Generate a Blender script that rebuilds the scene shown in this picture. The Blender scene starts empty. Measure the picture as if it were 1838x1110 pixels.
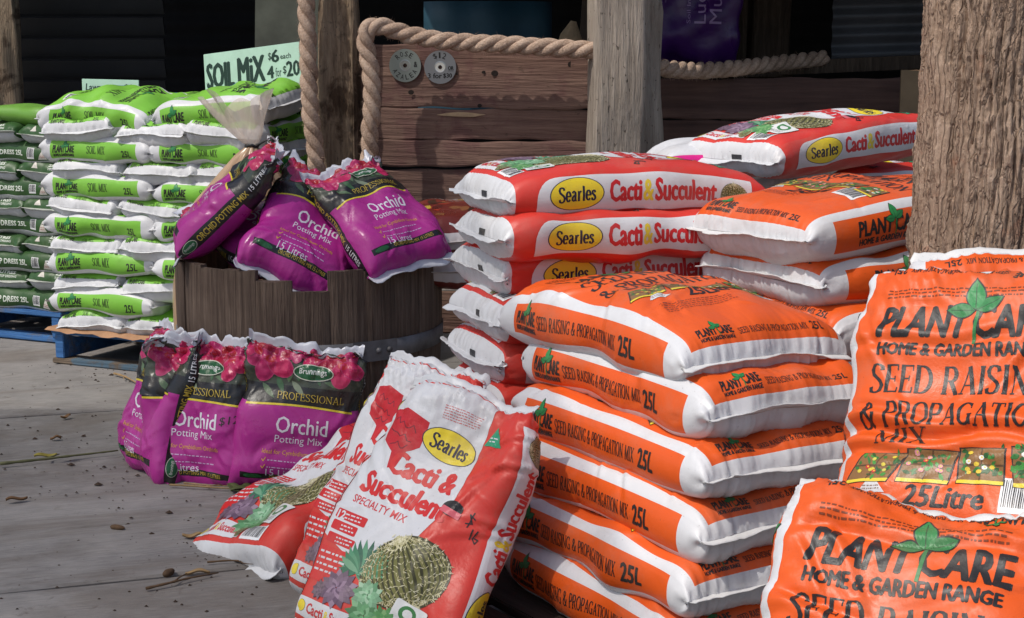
import bpy, bmesh, math, random
import numpy as np
from mathutils import Vector, Matrix

SC = bpy.context.scene
COL = SC.collection
R = math.radians

# ------------------------------------------------------------------ camera
CAM_H = 1.25
FPX = 2700.0                       # focal length in photo pixels (photo 1838 x 1110)
PITCH = math.atan((555 - 110) / FPX)
cam_d = bpy.data.cameras.new('camera')
cam_d.sensor_width = 36.0
cam_d.lens = 36.0 * FPX / 1838.0
cam_d.clip_start = 0.05
cam_d.clip_end = 500
cam = bpy.data.objects.new('camera', cam_d)
COL.objects.link(cam)
cam.location = (0, 0, CAM_H)
cam.rotation_euler = (math.pi / 2 - PITCH, 0, 0)
SC.camera = cam

# ------------------------------------------------------------------ sky and sun
TO_SUN = Vector((-0.72, -0.50, 0)).normalized()
SUN_EL = R(57)
to_sun = Vector((TO_SUN.x * math.cos(SUN_EL), TO_SUN.y * math.cos(SUN_EL), math.sin(SUN_EL)))
world = bpy.data.worlds.new('World')
SC.world = world
world.use_nodes = True
wn = world.node_tree
wn.nodes.clear()
wo = wn.nodes.new('ShaderNodeOutputWorld')
bg = wn.nodes.new('ShaderNodeBackground')
sky = wn.nodes.new('ShaderNodeTexSky')
sky.sky_type = 'NISHITA'
sky.sun_disc = False
sky.sun_elevation = SUN_EL
sky.sun_rotation = math.atan2(TO_SUN.x, TO_SUN.y)
sky.dust_density = 2.5
sky.ozone_density = 0.6
bg.inputs['Strength'].default_value = 0.135
wn.links.new(sky.outputs[0], bg.inputs[0])
wn.links.new(bg.outputs[0], wo.inputs[0])
sun_d = bpy.data.lights.new('sun', 'SUN')
sun_d.energy = 2.7
sun_d.angle = R(0.8)
sun_d.color = (1.0, 0.955, 0.88)
sun = bpy.data.objects.new('sun', sun_d)
COL.objects.link(sun)
sun.rotation_euler = to_sun.to_track_quat('Z', 'Y').to_euler()
SC.view_settings.view_transform = 'Standard'
SC.view_settings.look = 'None'
SC.view_settings.exposure = 0.0
SC.view_settings.gamma = 1.0
SC.view_settings.use_curve_mapping = False
SC.cycles.max_bounces = 6
SC.cycles.transparent_max_bounces = 12


# ------------------------------------------------------------------ helpers
def ray(px, py):
    d = Vector(((px - 919) / FPX, 0, 0)) + Vector((0, math.cos(PITCH), -math.sin(PITCH))) \
        + Vector((0, math.sin(PITCH), math.cos(PITCH))) * ((555 - py) / FPX)
    return d


def PZ(px, py, z):
    """the point at height z seen at a photo pixel"""
    d = ray(px, py)
    t = (z - CAM_H) / d.z
    return Vector((d.x * t, d.y * t, z))


def PY(px, py, y):
    """the point at distance y seen at a photo pixel"""
    d = ray(px, py)
    t = y / d.y
    return Vector((d.x * t, y, CAM_H + d.z * t))


def lin(r, g=None, b=None):
    if g is None:
        r, g, b = r
    out = []
    for c in (r, g, b):
        c /= 255.0
        out.append(c / 12.92 if c <= 0.04045 else ((c + 0.055) / 1.055) ** 2.4)
    return tuple(out)


def tag(o, label=None, cat=None, group=None, kind=None):
    if label:
        o['label'] = label
    if cat:
        o['category'] = cat
    if group:
        o['group'] = group
    if kind:
        o['kind'] = kind
    return o


def empty(name, loc=(0, 0, 0), rz=0.0):
    o = bpy.data.objects.new(name, None)
    o.empty_display_size = 0.1
    COL.objects.link(o)
    o.location = loc
    o.rotation_euler = (0, 0, rz)
    return o


def link_mesh(name, verts, faces, mats, parent=None, smooth=False, mi=None, colors=None, normals=None):
    me = bpy.data.meshes.new(name)
    me.from_pydata([tuple(map(float, v)) for v in verts], [], faces)
    for m in (mats if isinstance(mats, (list, tuple)) else [mats]):
        me.materials.append(m)
    if mi is not None:
        me.polygons.foreach_set('material_index', mi)
    if colors is not None:
        at = me.color_attributes.new('Col', 'FLOAT_COLOR', 'CORNER')
        buf = np.ones((len(me.loops), 4), dtype=np.float32)
        lt = np.empty(len(me.polygons), dtype=np.int32)
        me.polygons.foreach_get('loop_total', lt)
        buf[:, :3] = np.repeat(np.asarray(colors, dtype=np.float32), lt, axis=0)
        at.data.foreach_set('color', buf.ravel())
    me.polygons.foreach_set('use_smooth', [bool(smooth)] * len(me.polygons))
    me.update()
    if normals is not None:
        me.normals_split_custom_set_from_vertices([tuple(map(float, n)) for n in normals])
    o = bpy.data.objects.new(name, me)
    COL.objects.link(o)
    if parent is not None:
        o.parent = parent
    return o


class MB:
    """collects shapes for ONE mesh"""

    def __init__(self):
        self.v, self.f, self.m, self.c = [], [], [], []

    def add(self, verts, faces, m=0, c=(1, 1, 1)):
        n = len(self.v)
        self.v += [tuple(v) for v in verts]
        for f in faces:
            self.f.append([i + n for i in f])
            self.m.append(m)
            self.c.append(c)

    def box(self, c, s, rot=None, m=0, col=(1, 1, 1), bev=0.0):
        """box with slightly chamfered edges: centre c, size s"""
        hx, hy, hz = s[0] / 2, s[1] / 2, s[2] / 2
        b = min(bev, hx * .9, hy * .9, hz * .9)
        M = rot or Matrix.Identity(3)
        cv = Vector(c)
        if b <= 0:
            pts = [(x, y, z) for x in (-hx, hx) for y in (-hy, hy) for z in (-hz, hz)]
            fs = [(0, 1, 3, 2), (4, 6, 7, 5), (0, 4, 5, 1), (2, 3, 7, 6), (0, 2, 6, 4), (1, 5, 7, 3)]
            self.add([cv + M @ Vector(p) for p in pts], fs, m, col)
            return
        bm = bmesh.new()
        bmesh.ops.create_cube(bm, size=1.0)
        for v in bm.verts:
            v.co = Vector((v.co.x * 2 * hx, v.co.y * 2 * hy, v.co.z * 2 * hz))
        bmesh.ops.bevel(bm, geom=bm.edges[:], offset=b, segments=2, affect='EDGES')
        bm.verts.index_update()
        self.add([cv + M @ v.co for v in bm.verts], [[v.index for v in f.verts] for f in bm.faces], m, col)
        bm.free()

    def tube(self, pts, rad, n=8, m=0, col=(1, 1, 1), cap=True):
        rad = rad if isinstance(rad, (list, tuple)) else [rad] * len(pts)
        pts = [Vector(p) for p in pts]
        rings, up = [], None
        for i, p in enumerate(pts):
            t = (pts[min(i + 1, len(pts) - 1)] - pts[max(i - 1, 0)]).normalized()
            if up is None:
                up = t.orthogonal().normalized()
            up = (up - t * up.dot(t)).normalized()
            w = t.cross(up)
            rings.append([p + (up * math.cos(a) + w * math.sin(a)) * rad[i] for a in [2 * math.pi * k / n for k in range(n)]])
        vs = [q for r_ in rings for q in r_]
        fs = []
        for i in range(len(pts) - 1):
            for k in range(n):
                a, b = i * n + k, i * n + (k + 1) % n
                fs.append((a, b, b + n, a + n))
        if cap:
            fs.append(tuple(range(n - 1, -1, -1)))
            fs.append(tuple((len(pts) - 1) * n + k for k in range(n)))
        self.add(vs, fs, m, col)

    def build(self, name, mats, parent=None, smooth=False, colors=False):
        return link_mesh(name, self.v, self.f, mats, parent, smooth, self.m, self.c if colors else None)


# ------------------------------------------------------------------ node materials
def new_mat(name):
    m = bpy.data.materials.new(name)
    m.use_nodes = True
    nt = m.node_tree
    return m, nt, nt.nodes['Principled BSDF']


def nd(nt, t, **kw):
    n = nt.nodes.new(t)
    for k, v in kw.items():
        if k in n.inputs:
            n.inputs[k].default_value = v
        else:
            setattr(n, k, v)
    return n


def ramp(nt, fac, stops):
    r_ = nt.nodes.new('ShaderNodeValToRGB')
    el = r_.color_ramp.elements
    while len(el) < len(stops):
        el.new(0.5)
    for e, (p, c) in zip(el, stops):
        e.position = p
        e.color = (c[0], c[1], c[2], 1) if isinstance(c, (tuple, list)) else (c, c, c, 1)
    nt.links.new(fac, r_.inputs[0])
    return r_


def obj_coords(nt, scale, rnd=True):
    tc = nd(nt, 'ShaderNodeTexCoord')
    mp = nd(nt, 'ShaderNodeMapping')
    mp.inputs['Scale'].default_value = scale
    nt.links.new(tc.outputs['Object'], mp.inputs['Vector'])
    if rnd:
        oi = nd(nt, 'ShaderNodeObjectInfo')
        mu = nd(nt, 'ShaderNodeMath', operation='MULTIPLY')
        mu.inputs[1].default_value = 37.0
        nt.links.new(oi.outputs['Random'], mu.inputs[0])
        nt.links.new(mu.outputs[0], mp.inputs['Location'])
    return mp.outputs[0]


def noise(nt, vec, scale, detail=4, rough=.55, dist=0.0, kind='FBM'):
    n = nd(nt, 'ShaderNodeTexNoise', noise_type=kind)
    n.inputs['Scale'].default_value = scale
    n.inputs['Detail'].default_value = detail
    n.inputs['Roughness'].default_value = rough
    n.inputs['Distortion'].default_value = dist
    nt.links.new(vec, n.inputs['Vector'])
    return n.outputs['Fac']


def mix(nt, a, b, fac, blend='MIX'):
    m = nd(nt, 'ShaderNodeMix', data_type='RGBA', blend_type=blend)
    for sock, val in ((m.inputs[6], a), (m.inputs[7], b), (m.inputs[0], fac)):
        if isinstance(val, bpy.types.NodeSocket):
            nt.links.new(val, sock)
        elif isinstance(val, (tuple, list)):
            sock.default_value = (*val[:3], 1)
        else:
            sock.default_value = val
    return m.outputs[2]


def mul_add(nt, a, k, b=None):
    m = nd(nt, 'ShaderNodeMath', operation='MULTIPLY_ADD')
    nt.links.new(a, m.inputs[0])
    m.inputs[1].default_value = k
    if b is None:
        m.inputs[2].default_value = 0
    elif isinstance(b, bpy.types.NodeSocket):
        nt.links.new(b, m.inputs[2])
    else:
        m.inputs[2].default_value = b
    return m.outputs[0]


def bump(nt, p, h, strength=.5, dist=.01):
    b = nd(nt, 'ShaderNodeBump')
    b.inputs['Strength'].default_value = strength
    b.inputs['Distance'].default_value = dist
    nt.links.new(h, b.inputs['Height'])
    nt.links.new(b.outputs[0], p.inputs['Normal'])


def film_mat(name, rough=.34, wr=1.0, spec=.5, dirt=.12, coat=0.0, taut=.15):
    """printed plastic film: colour from the print, fine crumples, a little dust"""
    m, nt, p = new_mat(name)
    at = nd(nt, 'ShaderNodeAttribute', attribute_name='Col')
    v = obj_coords(nt, (1, 1, 1))
    n1 = noise(nt, v, 11, 3, .5, .6, 'RIDGED_MULTIFRACTAL')
    n2 = noise(nt, v, 45, 4, .6)
    n3 = noise(nt, v, 7, 5, .6, .3)
    # crumpled only in patches, taut film between them
    pm = ramp(nt, noise(nt, v, 4.5, 3, .5, .4), [(.42, taut), (.62, 1.0)])
    h0 = mul_add(nt, n1, .45 * wr, mul_add(nt, n2, .25 * wr))
    hm = nd(nt, 'ShaderNodeMath', operation='MULTIPLY')
    nt.links.new(h0, hm.inputs[0])
    nt.links.new(pm.outputs[0], hm.inputs[1])
    h = mul_add(nt, n3, .35 * wr, hm.outputs[0])
    bump(nt, p, h, .6, .012)
    d = ramp(nt, noise(nt, v, 5.5, 6, .7), [(.50, 0.0), (.72, 1.0)])
    dm = nd(nt, 'ShaderNodeMath', operation='MULTIPLY')
    dm.inputs[1].default_value = dirt
    nt.links.new(d.outputs[0], dm.inputs[0])
    c = mix(nt, at.outputs['Color'], lin(150, 135, 118), dm.outputs[0])
    sp = ramp(nt, noise(nt, v, 170, 2, .5), [(.70, 0.0), (.76, 1.0)])
    sm = nd(nt, 'ShaderNodeMath', operation='MULTIPLY')
    sm.inputs[1].default_value = .25
    nt.links.new(sp.outputs[0], sm.inputs[0])
    c = mix(nt, c, lin(70, 55, 40), sm.outputs[0])
    nt.links.new(c, p.inputs['Base Color'])
    rr = ramp(nt, n3, [(.3, rough - .08), (.7, rough + .12)])
    nt.links.new(rr.outputs[0], p.inputs['Roughness'])
    p.inputs['Specular IOR Level'].default_value = spec
    p.inputs['Coat Weight'].default_value = coat
    p.inputs['Coat Roughness'].default_value = .2
    return m


def wood_mat(name, stops, along='z', fine=38, stretch=.05, crack=.5, bstr=.6, rough=.85, patch=None, pits=0.0):
    m, nt, p = new_mat(name)
    sc = {'x': (stretch, 1, 1), 'y': (1, stretch, 1), 'z': (1, 1, stretch)}[along]
    v = obj_coords(nt, sc)
    iso = obj_coords(nt, (1, 1, 1))
    g = noise(nt, v, fine, 6, .65, .4)
    g2 = noise(nt, v, fine * 3.2, 3, .6)
    big = noise(nt, iso, 3.2, 4, .6, .3)
    f = mul_add(nt, g, .62, mul_add(nt, g2, .18, mul_add(nt, big, .35, -.08)))
    c = ramp(nt, f, stops).outputs[0]
    ck = ramp(nt, noise(nt, v, fine * .55, 5, .7, .8, 'RIDGED_MULTIFRACTAL'), [(.80, 0.0), (.98, 1.0)])
    cm = nd(nt, 'ShaderNodeMath', operation='MULTIPLY')
    cm.inputs[1].default_value = crack
    nt.links.new(ck.outputs[0], cm.inputs[0])
    c = mix(nt, c, (.012, .009, .007), cm.outputs[0])
    if patch:
        pk = ramp(nt, noise(nt, iso, 6, 5, .65, .5), [(.52, 0.0), (.62, 1.0)])
        c = mix(nt, c, patch, mul_add(nt, pk.outputs[0], .8))
    if pits:
        pv = obj_coords(nt, tuple(.45 if q != 1 else 1 for q in sc))
        pt = ramp(nt, noise(nt, pv, 85, 2, .5, .6), [(.66, 0.0), (.72, 1.0)])
        c = mix(nt, c, (.03, .022, .016), mul_add(nt, pt.outputs[0], pits))
    nt.links.new(c, p.inputs['Base Color'])
    p.inputs['Roughness'].default_value = rough
    p.inputs['Specular IOR Level'].default_value = .25
    h = mul_add(nt, g, 1.0, mul_add(nt, ck.outputs[0], -.7 * crack, mul_add(nt, g2, .4)))
    bump(nt, p, h, bstr, .02)
    return m


def plain_mat(name, col, rough=.6, var=.15, scale=12, spec=.4, bstr=.0, metal=0.0, col2=None):
    m, nt, p = new_mat(name)
    v = obj_coords(nt, (1, 1, 1))
    n = noise(nt, v, scale, 5, .6)
    dark = tuple(c * (1 - var) for c in (col2 or col))
    lite = tuple(min(1, c * (1 + var * .6)) for c in col)
    nt.links.new(ramp(nt, n, [(.3, dark), (.7, lite)]).outputs[0], p.inputs['Base Color'])
    p.inputs['Roughness'].default_value = rough
    p.inputs['Specular IOR Level'].default_value = spec
    p.inputs['Metallic'].default_value = metal
    if bstr:
        bump(nt, p, noise(nt, v, scale * 3, 5, .6), bstr, .01)
    return m


def paint_mat(name, rough=.7, spec=.3):
    """painted / printed flat surface, colours per face"""
    m, nt, p = new_mat(name)
    at = nd(nt, 'ShaderNodeAttribute', attribute_name='Col')
    v = obj_coords(nt, (1, 1, 1))
    n = ramp(nt, noise(nt, v, 9, 5, .65), [(.3, .82), (.7, 1.0)])
    nt.links.new(mix(nt, at.outputs['Color'], n.outputs[0], 1.0, 'MULTIPLY'), p.inputs['Base Color'])
    p.inputs['Roughness'].default_value = rough
    p.inputs['Specular IOR Level'].default_value = spec
    return m


M_FILM = film_mat('printed_film', .42, 1.0, .45, .26)
M_GLOSS = film_mat('glossy_film', .30, 1.0, .5, .10, taut=.45)
M_FAR = film_mat('far_film', .42, .8, .4, .12)
M_PAINT = paint_mat('hand_painted')
# ------------------------------------------------------------------ flat print design
_fc = {}


def font_tris(s, bold=0.0, shear=0.0):
    """triangles of a line of text in the built-in font, as an (n,3,2) array in em units"""
    key = (s, bold, shear)
    if key in _fc:
        return _fc[key]
    cu = bpy.data.curves.new('txt', 'FONT')
    cu.body = s
    cu.resolution_u = 2
    cu.offset = bold
    cu.shear = shear
    ob = bpy.data.objects.new('txt', cu)
    me = ob.to_mesh()
    me.calc_loop_triangles()
    co = np.empty(len(me.vertices) * 3, dtype=np.float64)
    me.vertices.foreach_get('co', co)
    co = co.reshape(-1, 3)[:, :2]
    tr = np.empty(len(me.loop_triangles) * 3, dtype=np.int32)
    me.loop_triangles.foreach_get('vertices', tr)
    out = co[tr.reshape(-1, 3)]
    ob.to_mesh_clear()
    bpy.data.objects.remove(ob)
    bpy.data.curves.remove(cu)
    _fc[key] = out
    return out


def _arc(cx, cy, rx, ry, a0, a1, n=10):
    return [(cx + rx * math.cos(R(a0 + (a1 - a0) * i / n)), cy + ry * math.sin(R(a0 + (a1 - a0) * i / n))) for i in range(n + 1)]


# serif capitals and some small letters as pen strokes: (advance, [stroke, ...]); 't' strokes are forced thin, 'k' forced thick
SERIF = {
    'S': (.60, [[(.50, .80), (.48, .92), (.38, .98), (.25, 1.0), (.12, .95), (.06, .82), (.10, .67), (.28, .54), (.44, .42), (.53, .27), (.48, .10), (.36, .01), (.22, .0), (.09, .06), (.05, .22)]]),
    'E': (.60, [[(.12, 0), (.12, 1)], [(.03, .975), (.54, .975)], [(.12, .52), (.42, .52)], [(.03, .025), (.56, .025)], ('t', [(.54, 1), (.54, .8)]), ('t', [(.56, 0), (.56, .22)]), ('t', [(.42, .62), (.42, .42)])]),
    'D': (.74, [[(.12, 0), (.12, 1)], [(.03, .975), (.3, .975)] + _arc(.3, .5, .36, .475, 90, -90, 12) + [(.03, .025)]]),
    'R': (.70, [[(.12, 0), (.12, 1)], [(.03, .975), (.34, .975)] + _arc(.34, .74, .20, .235, 90, -90, 8) + [(.12, .505)], ('k', [(.34, .5), (.62, .02)]), [(.0, .02), (.25, .02)], [(.52, .02), (.72, .02)]]),
    'A': (.72, [('t', [(.10, .02), (.36, 1)]), ('k', [(.36, 1), (.62, .02)]), [(.19, .34), (.52, .34)], [(.0, .02), (.2, .02)], [(.5, .02), (.73, .02)]]),
    'I': (.30, [[(.15, 0), (.15, 1)], [(.04, .98), (.26, .98)], [(.04, .02), (.26, .02)]]),
    'N': (.78, [('t', [(.12, 0), (.12, 1)]), ('k', [(.10, .98), (.64, .02)]), ('t', [(.66, 0), (.66, 1)]), [(.02, .98), (.16, .98)], [(.03, .02), (.22, .02)], [(.55, .98), (.77, .98)]]),
    'G': (.76, [_arc(.40, .5, .34, .49, 48, 300, 16) + [(.63, .12)], [(.62, .02), (.62, .42)], [(.48, .42), (.73, .42)], ('t', [(.63, .98), (.63, .72)])]),
    '&': (.80, [[(.74, .45), (.62, .2), (.42, .02), (.22, .0), (.08, .1), (.05, .25), (.14, .42), (.38, .60), (.46, .76), (.42, .92), (.31, .99), (.2, .92), (.18, .76), (.3, .52), (.56, .18), (.74, .02)], [(.62, .46), (.8, .46)]]),
    'P': (.62, [[(.12, 0), (.12, 1)], [(.03, .975), (.34, .975)] + _arc(.34, .72, .21, .255, 90, -90, 8) + [(.12, .465)], [(.02, .02), (.26, .02)]]),
    'O': (.78, [_arc(.39, .5, .33, .49, 90, 450, 22)]),
    'T': (.64, [[(.32, 0), (.32, 1)], [(.03, .975), (.61, .975)], ('t', [(.03, .98), (.03, .78)]), ('t', [(.61, .98), (.61, .78)]), [(.2, .02), (.44, .02)]]),
    'M': (.90, [('t', [(.11, 0), (.13, 1)]), ('k', [(.13, .98), (.43, .05)]), ('t', [(.43, .05), (.74, .98)]), [(.77, 0), (.77, 1)], [(.02, .02), (.2, .02)], [(.65, .02), (.88, .02)], [(.03, .98), (.16, .98)], [(.72, .98), (.87, .98)]]),
    'X': (.72, [('k', [(.12, .98), (.6, .02)]), ('t', [(.6, .98), (.1, .02)]), [(.02, .98), (.25, .98)], [(.48, .98), (.7, .98)], [(.0, .02), (.2, .02)], [(.48, .02), (.72, .02)]]),
    'L': (.60, [[(.12, 0), (.12, 1)], [(.03, .98), (.24, .98)], [(.03, .025), (.55, .025)], ('t', [(.55, 0), (.55, .25)])]),
    'F': (.56, [[(.12, 0), (.12, 1)], [(.03, .975), (.52, .975)], [(.12, .5), (.4, .5)], ('t', [(.52, 1), (.52, .78)]), [(.03, .02), (.25, .02)]]),
    'C': (.72, [_arc(.40, .5, .34, .49, 46, 314, 16), ('t', [(.63, .98), (.63, .72)])]),
    'H': (.80, [[(.13, 0), (.13, 1)], [(.66, 0), (.66, 1)], [(.13, .5), (.66, .5)], [(.03, .98), (.24, .98)], [(.03, .02), (.24, .02)], [(.55, .98), (.77, .98)], [(.55, .02), (.77, .02)]]),
    'a': (.52, [[(.08, .56), (.16, .66), (.28, .67), (.36, .58), (.36, .08), (.44, .02), (.5, .05)], [(.36, .42), (.2, .36), (.09, .24), (.09, .1), (.18, .02), (.28, .05), (.36, .14)]]),
    'e': (.50, [[(.08, .37), (.42, .37)] + _arc(.25, .36, .19, .33, 0, 320, 14)]),
    'r': (.42, [[(.13, 0), (.13, .66)], [(.03, .64), (.13, .64)], [(.13, .45), (.2, .6), (.3, .66), (.37, .6)], [(.03, .02), (.24, .02)]]),
    'l': (.28, [[(.14, 0), (.14, 1)], [(.04, .98), (.14, .98)], [(.04, .02), (.25, .02)]]),
    's': (.42, [[(.33, .52), (.31, .63), (.2, .67), (.09, .6), (.09, .48), (.2, .37), (.32, .28), (.35, .15), (.27, .03), (.15, .01), (.06, .06), (.05, .18)]]),
    ' ': (.34, []),
}


def serif_polys(s, thick=.15, thin=.05):
    out, x = [], 0.0
    for ch in s:
        adv, strokes = SERIF[ch]
        for st in strokes:
            mode = None
            if isinstance(st, tuple):
                mode, st = st
            L = []
            for i, (px, py) in enumerate(st):
                q0, q1 = st[max(i - 1, 0)], st[min(i + 1, len(st) - 1)]
                dx, dy = q1[0] - q0[0], q1[1] - q0[1]
                ln = math.hypot(dx, dy) or 1
                wd = thin if mode == 't' else thick if mode == 'k' else thin + (thick - thin) * abs(dy / ln) ** 1.3
                nx, ny = -dy / ln * wd / 2, dx / ln * wd / 2
                L.append(((px + x + nx, py + ny), (px + x - nx, py - ny)))
            for a, b in zip(L, L[1:]):
                out.append([a[0], a[1], b[1], b[0]])
        x += adv + .05
    return out


class Flat:
    """layers of flat coloured polygons; frames place them on the faces of a bag"""

    def __init__(self):
        self.items = []          # (polygon [(x,y)...], colour, offset in metres)
        self.k = 0
        self.tf = lambda x, y: (x, y)
        self.layer = 0

    def frame(self, f):
        self.tf = f
        return self

    def poly(self, pts, col):
        self.k += 1
        self.items.append(([self.tf(x, y) for x, y in pts], col, self.off()))

    def off(self):
        return .0006 + self.layer * .0003 + (self.k % 40) * .000004

    def many(self, polys, col, sep=False):
        if not sep:
            self.k += 1
        for p in polys:
            if sep:
                self.k += 1
            self.items.append(([self.tf(x, y) for x, y in p], col, self.off()))

    def up(self):
        self.layer += 1
        return self

    def rect(self, x0, y0, x1, y1, col, rot=0.0):
        cx, cy = (x0 + x1) / 2, (y0 + y1) / 2
        c, s = math.cos(rot), math.sin(rot)
        self.poly([(cx + (x - cx) * c - (y - cy) * s, cy + (x - cx) * s + (y - cy) * c) for x, y in ((x0, y0), (x1, y0), (x1, y1), (x0, y1))], col)

    def rrect(self, x0, y0, x1, y1, r_, col, rot=0.0, corners='abcd'):
        pts = []
        for nm, cx, cy, a0 in (('a', x1 - r_, y1 - r_, 0), ('b', x0 + r_, y1 - r_, 90), ('c', x0 + r_, y0 + r_, 180), ('d', x1 - r_, y0 + r_, 270)):
            if nm in corners:
                pts += _arc(cx, cy, r_, r_, a0, a0 + 90, 6)
            else:
                pts += [(cx + (r_ if nm in 'ad' else -r_), cy + (r_ if nm in 'ab' else -r_))]
        mx, my = (x0 + x1) / 2, (y0 + y1) / 2
        c, s = math.cos(rot), math.sin(rot)
        self.poly([(mx + (x - mx) * c - (y - my) * s, my + (x - mx) * s + (y - my) * c) for x, y in pts], col)

    def ellipse(self, cx, cy, rx, ry, col, n=28, rot=0.0):
        c, s = math.cos(rot), math.sin(rot)
        self.poly([(cx + x * c - y * s, cy + x * s + y * c) for x, y in _arc(0, 0, rx, ry, 0, 360 * (n - 1) / n, n - 1)], col)

    def leaf(self, x, y, ln, wd, ang, col, n=6):
        """pointed leaf from (x,y)"""
        c, s = math.cos(ang), math.sin(ang)
        up, dn = [], []
        for i in range(n + 1):
            t = i / n
            w = wd / 2 * math.sin(math.pi * t ** .85)
            up.append((t * ln, w))
            dn.append((t * ln, -w))
        pts = dn + up[-2:0:-1]
        self.poly([(x + a * c - b * s, y + a * s + b * c) for a, b in pts], col)

    def line(self, pts, w, col):
        out = []
        for (x0, y0), (x1, y1) in zip(pts, pts[1:]):
            ln = math.hypot(x1 - x0, y1 - y0) or 1
            nx, ny = -(y1 - y0) / ln * w / 2, (x1 - x0) / ln * w / 2
            ex, ey = (x1 - x0) / ln * w * .25, (y1 - y0) / ln * w * .25
            out.append([(x0 + nx - ex, y0 + ny - ey), (x0 - nx - ex, y0 - ny - ey), (x1 - nx + ex, y1 - ny + ey), (x1 + nx + ex, y1 + ny + ey)])
        self.many(out, col, True)

    def _fit(self, P, box, rot, slant=0.0):
        P = np.asarray(P, dtype=float)
        mn, mx = P.reshape(-1, 2).min(0), P.reshape(-1, 2).max(0)
        x0, y0, x1, y1 = box
        q = (P - mn) / np.maximum(mx - mn, 1e-6) * [x1 - x0, y1 - y0]
        if slant:
            q[..., 0] += slant * (q[..., 1] - (y1 - y0) / 2)
        q = q - [(x1 - x0) / 2, (y1 - y0) / 2]
        c, s = math.cos(rot), math.sin(rot)
        q = np.stack([q[..., 0] * c - q[..., 1] * s, q[..., 0] * s + q[..., 1] * c], -1)
        return q + [(x0 + x1) / 2, (y0 + y1) / 2]

    def text(self, s, x0, y0, x1, y1, col, bold=.0, rot=0.0, slant=0.0, serif=False, thick=.15, thin=.05, fat=0.0):
        """a line of text fitted into a box"""
        if serif:
            ps = serif_polys(s, thick, thin)
            self.many(list(self._fit(ps, (x0, y0, x1, y1), rot, slant)), col, True)
        else:
            P = self._fit(font_tris(s, bold), (x0, y0, x1, y1), rot, slant)
            self.many(list(P), col)
            if fat:
                c_, s_ = math.cos(rot), math.sin(rot)
                for q in ((1, 0), (-1, 0), (0, .6), (0, -.6)):
                    self.many(list(P + fat * np.array([q[0] * c_ - q[1] * s_, q[0] * s_ + q[1] * c_])), col)

    def scribble(self, x0, y0, x1, y1, h, col, rng, rows=None, gap=1.7, fill=.62):
        """rows of tiny print"""
        y = y1 - h
        while y >= y0 - 1e-6:
            x = x0
            end = x1 - rng.random() * .15 * (x1 - x0)
            while x < end:
                w = h * rng.uniform(.5, 2.6)
                if x + w > x1:
                    break
                self.rect(x, y, x + w * .9, y + h * fill, col)
                x += w + h * .45
            y -= h * gap

    def barcode(self, x0, y0, x1, y1, rng, horiz=True):
        self.rect(x0, y0, x1, y1, (.8, .8, .8))
        lay = self.layer
        self.layer += 1
        n = 17
        L = (x1 - x0) if horiz else (y1 - y0)
        t = .06 * L
        for i in range(n):
            w = L * .88 / n * rng.uniform(.3, .75)
            if horiz:
                self.rect(x0 + t, y0 + .16 * (y1 - y0), x0 + t + w, y1 - .05 * (y1 - y0), (.03, .03, .03))
            else:
                self.rect(x0 + .06 * (x1 - x0), y0 + t, x1 - .06 * (x1 - x0), y0 + t + w, (.03, .03, .03))
            t += L * .88 / n
        self.layer = lay


def clip_half(poly, ax, val, keep_less):
    out = []
    n = len(poly)
    for i in range(n):
        a, b = poly[i], poly[(i + 1) % n]
        da, db = a[ax] - val, b[ax] - val
        if keep_less:
            ia, ib = da <= 0, db <= 0
        else:
            ia, ib = da >= 0, db >= 0
        if ia:
            out.append(a)
        if ia != ib and abs(da - db) > 1e-12:
            t = da / (da - db)
            out.append((a[0] + (b[0] - a[0]) * t, a[1] + (b[1] - a[1]) * t))
    return out


def grid_cut(poly, us, vs):
    """cut a polygon along the lines of a grid"""
    pieces = [poly]
    for ax, lines in ((0, us), (1, vs)):
        nxt = []
        for p in pieces:
            c = [q[ax] for q in p]
            lo, hi = min(c), max(c)
            i0 = np.searchsorted(lines, lo + 1e-5)
            i1 = np.searchsorted(lines, hi - 1e-5)
            rest = p
            for k in range(i0, i1):
                a = clip_half(rest, ax, lines[k], True)
                rest = clip_half(rest, ax, lines[k], False)
                if len(a) >= 3:
                    nxt.append(a)
                if len(rest) < 3:
                    break
            if len(rest) >= 3:
                nxt.append(rest)
        pieces = nxt
    return pieces


def fan_cut(poly, us, vs):
    """grid_cut for polygons that may be concave: ears first"""
    if len(poly) <= 4:
        return grid_cut(poly, us, vs)
    s = 0
    sg = set()
    n = len(poly)
    for i in range(n):
        a, b, c = poly[i - 2], poly[i - 1], poly[i]
        z = (b[0] - a[0]) * (c[1] - b[1]) - (b[1] - a[1]) * (c[0] - b[0])
        if abs(z) > 1e-12:
            sg.add(z > 0)
    if len(sg) <= 1:
        return grid_cut(poly, us, vs)
    from mathutils.geometry import tessellate_polygon
    out = []
    for t in tessellate_polygon([[Vector((x, y, 0)) for x, y in poly]]):
        out += grid_cut([poly[i] for i in t], us, vs)
    return out
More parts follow.
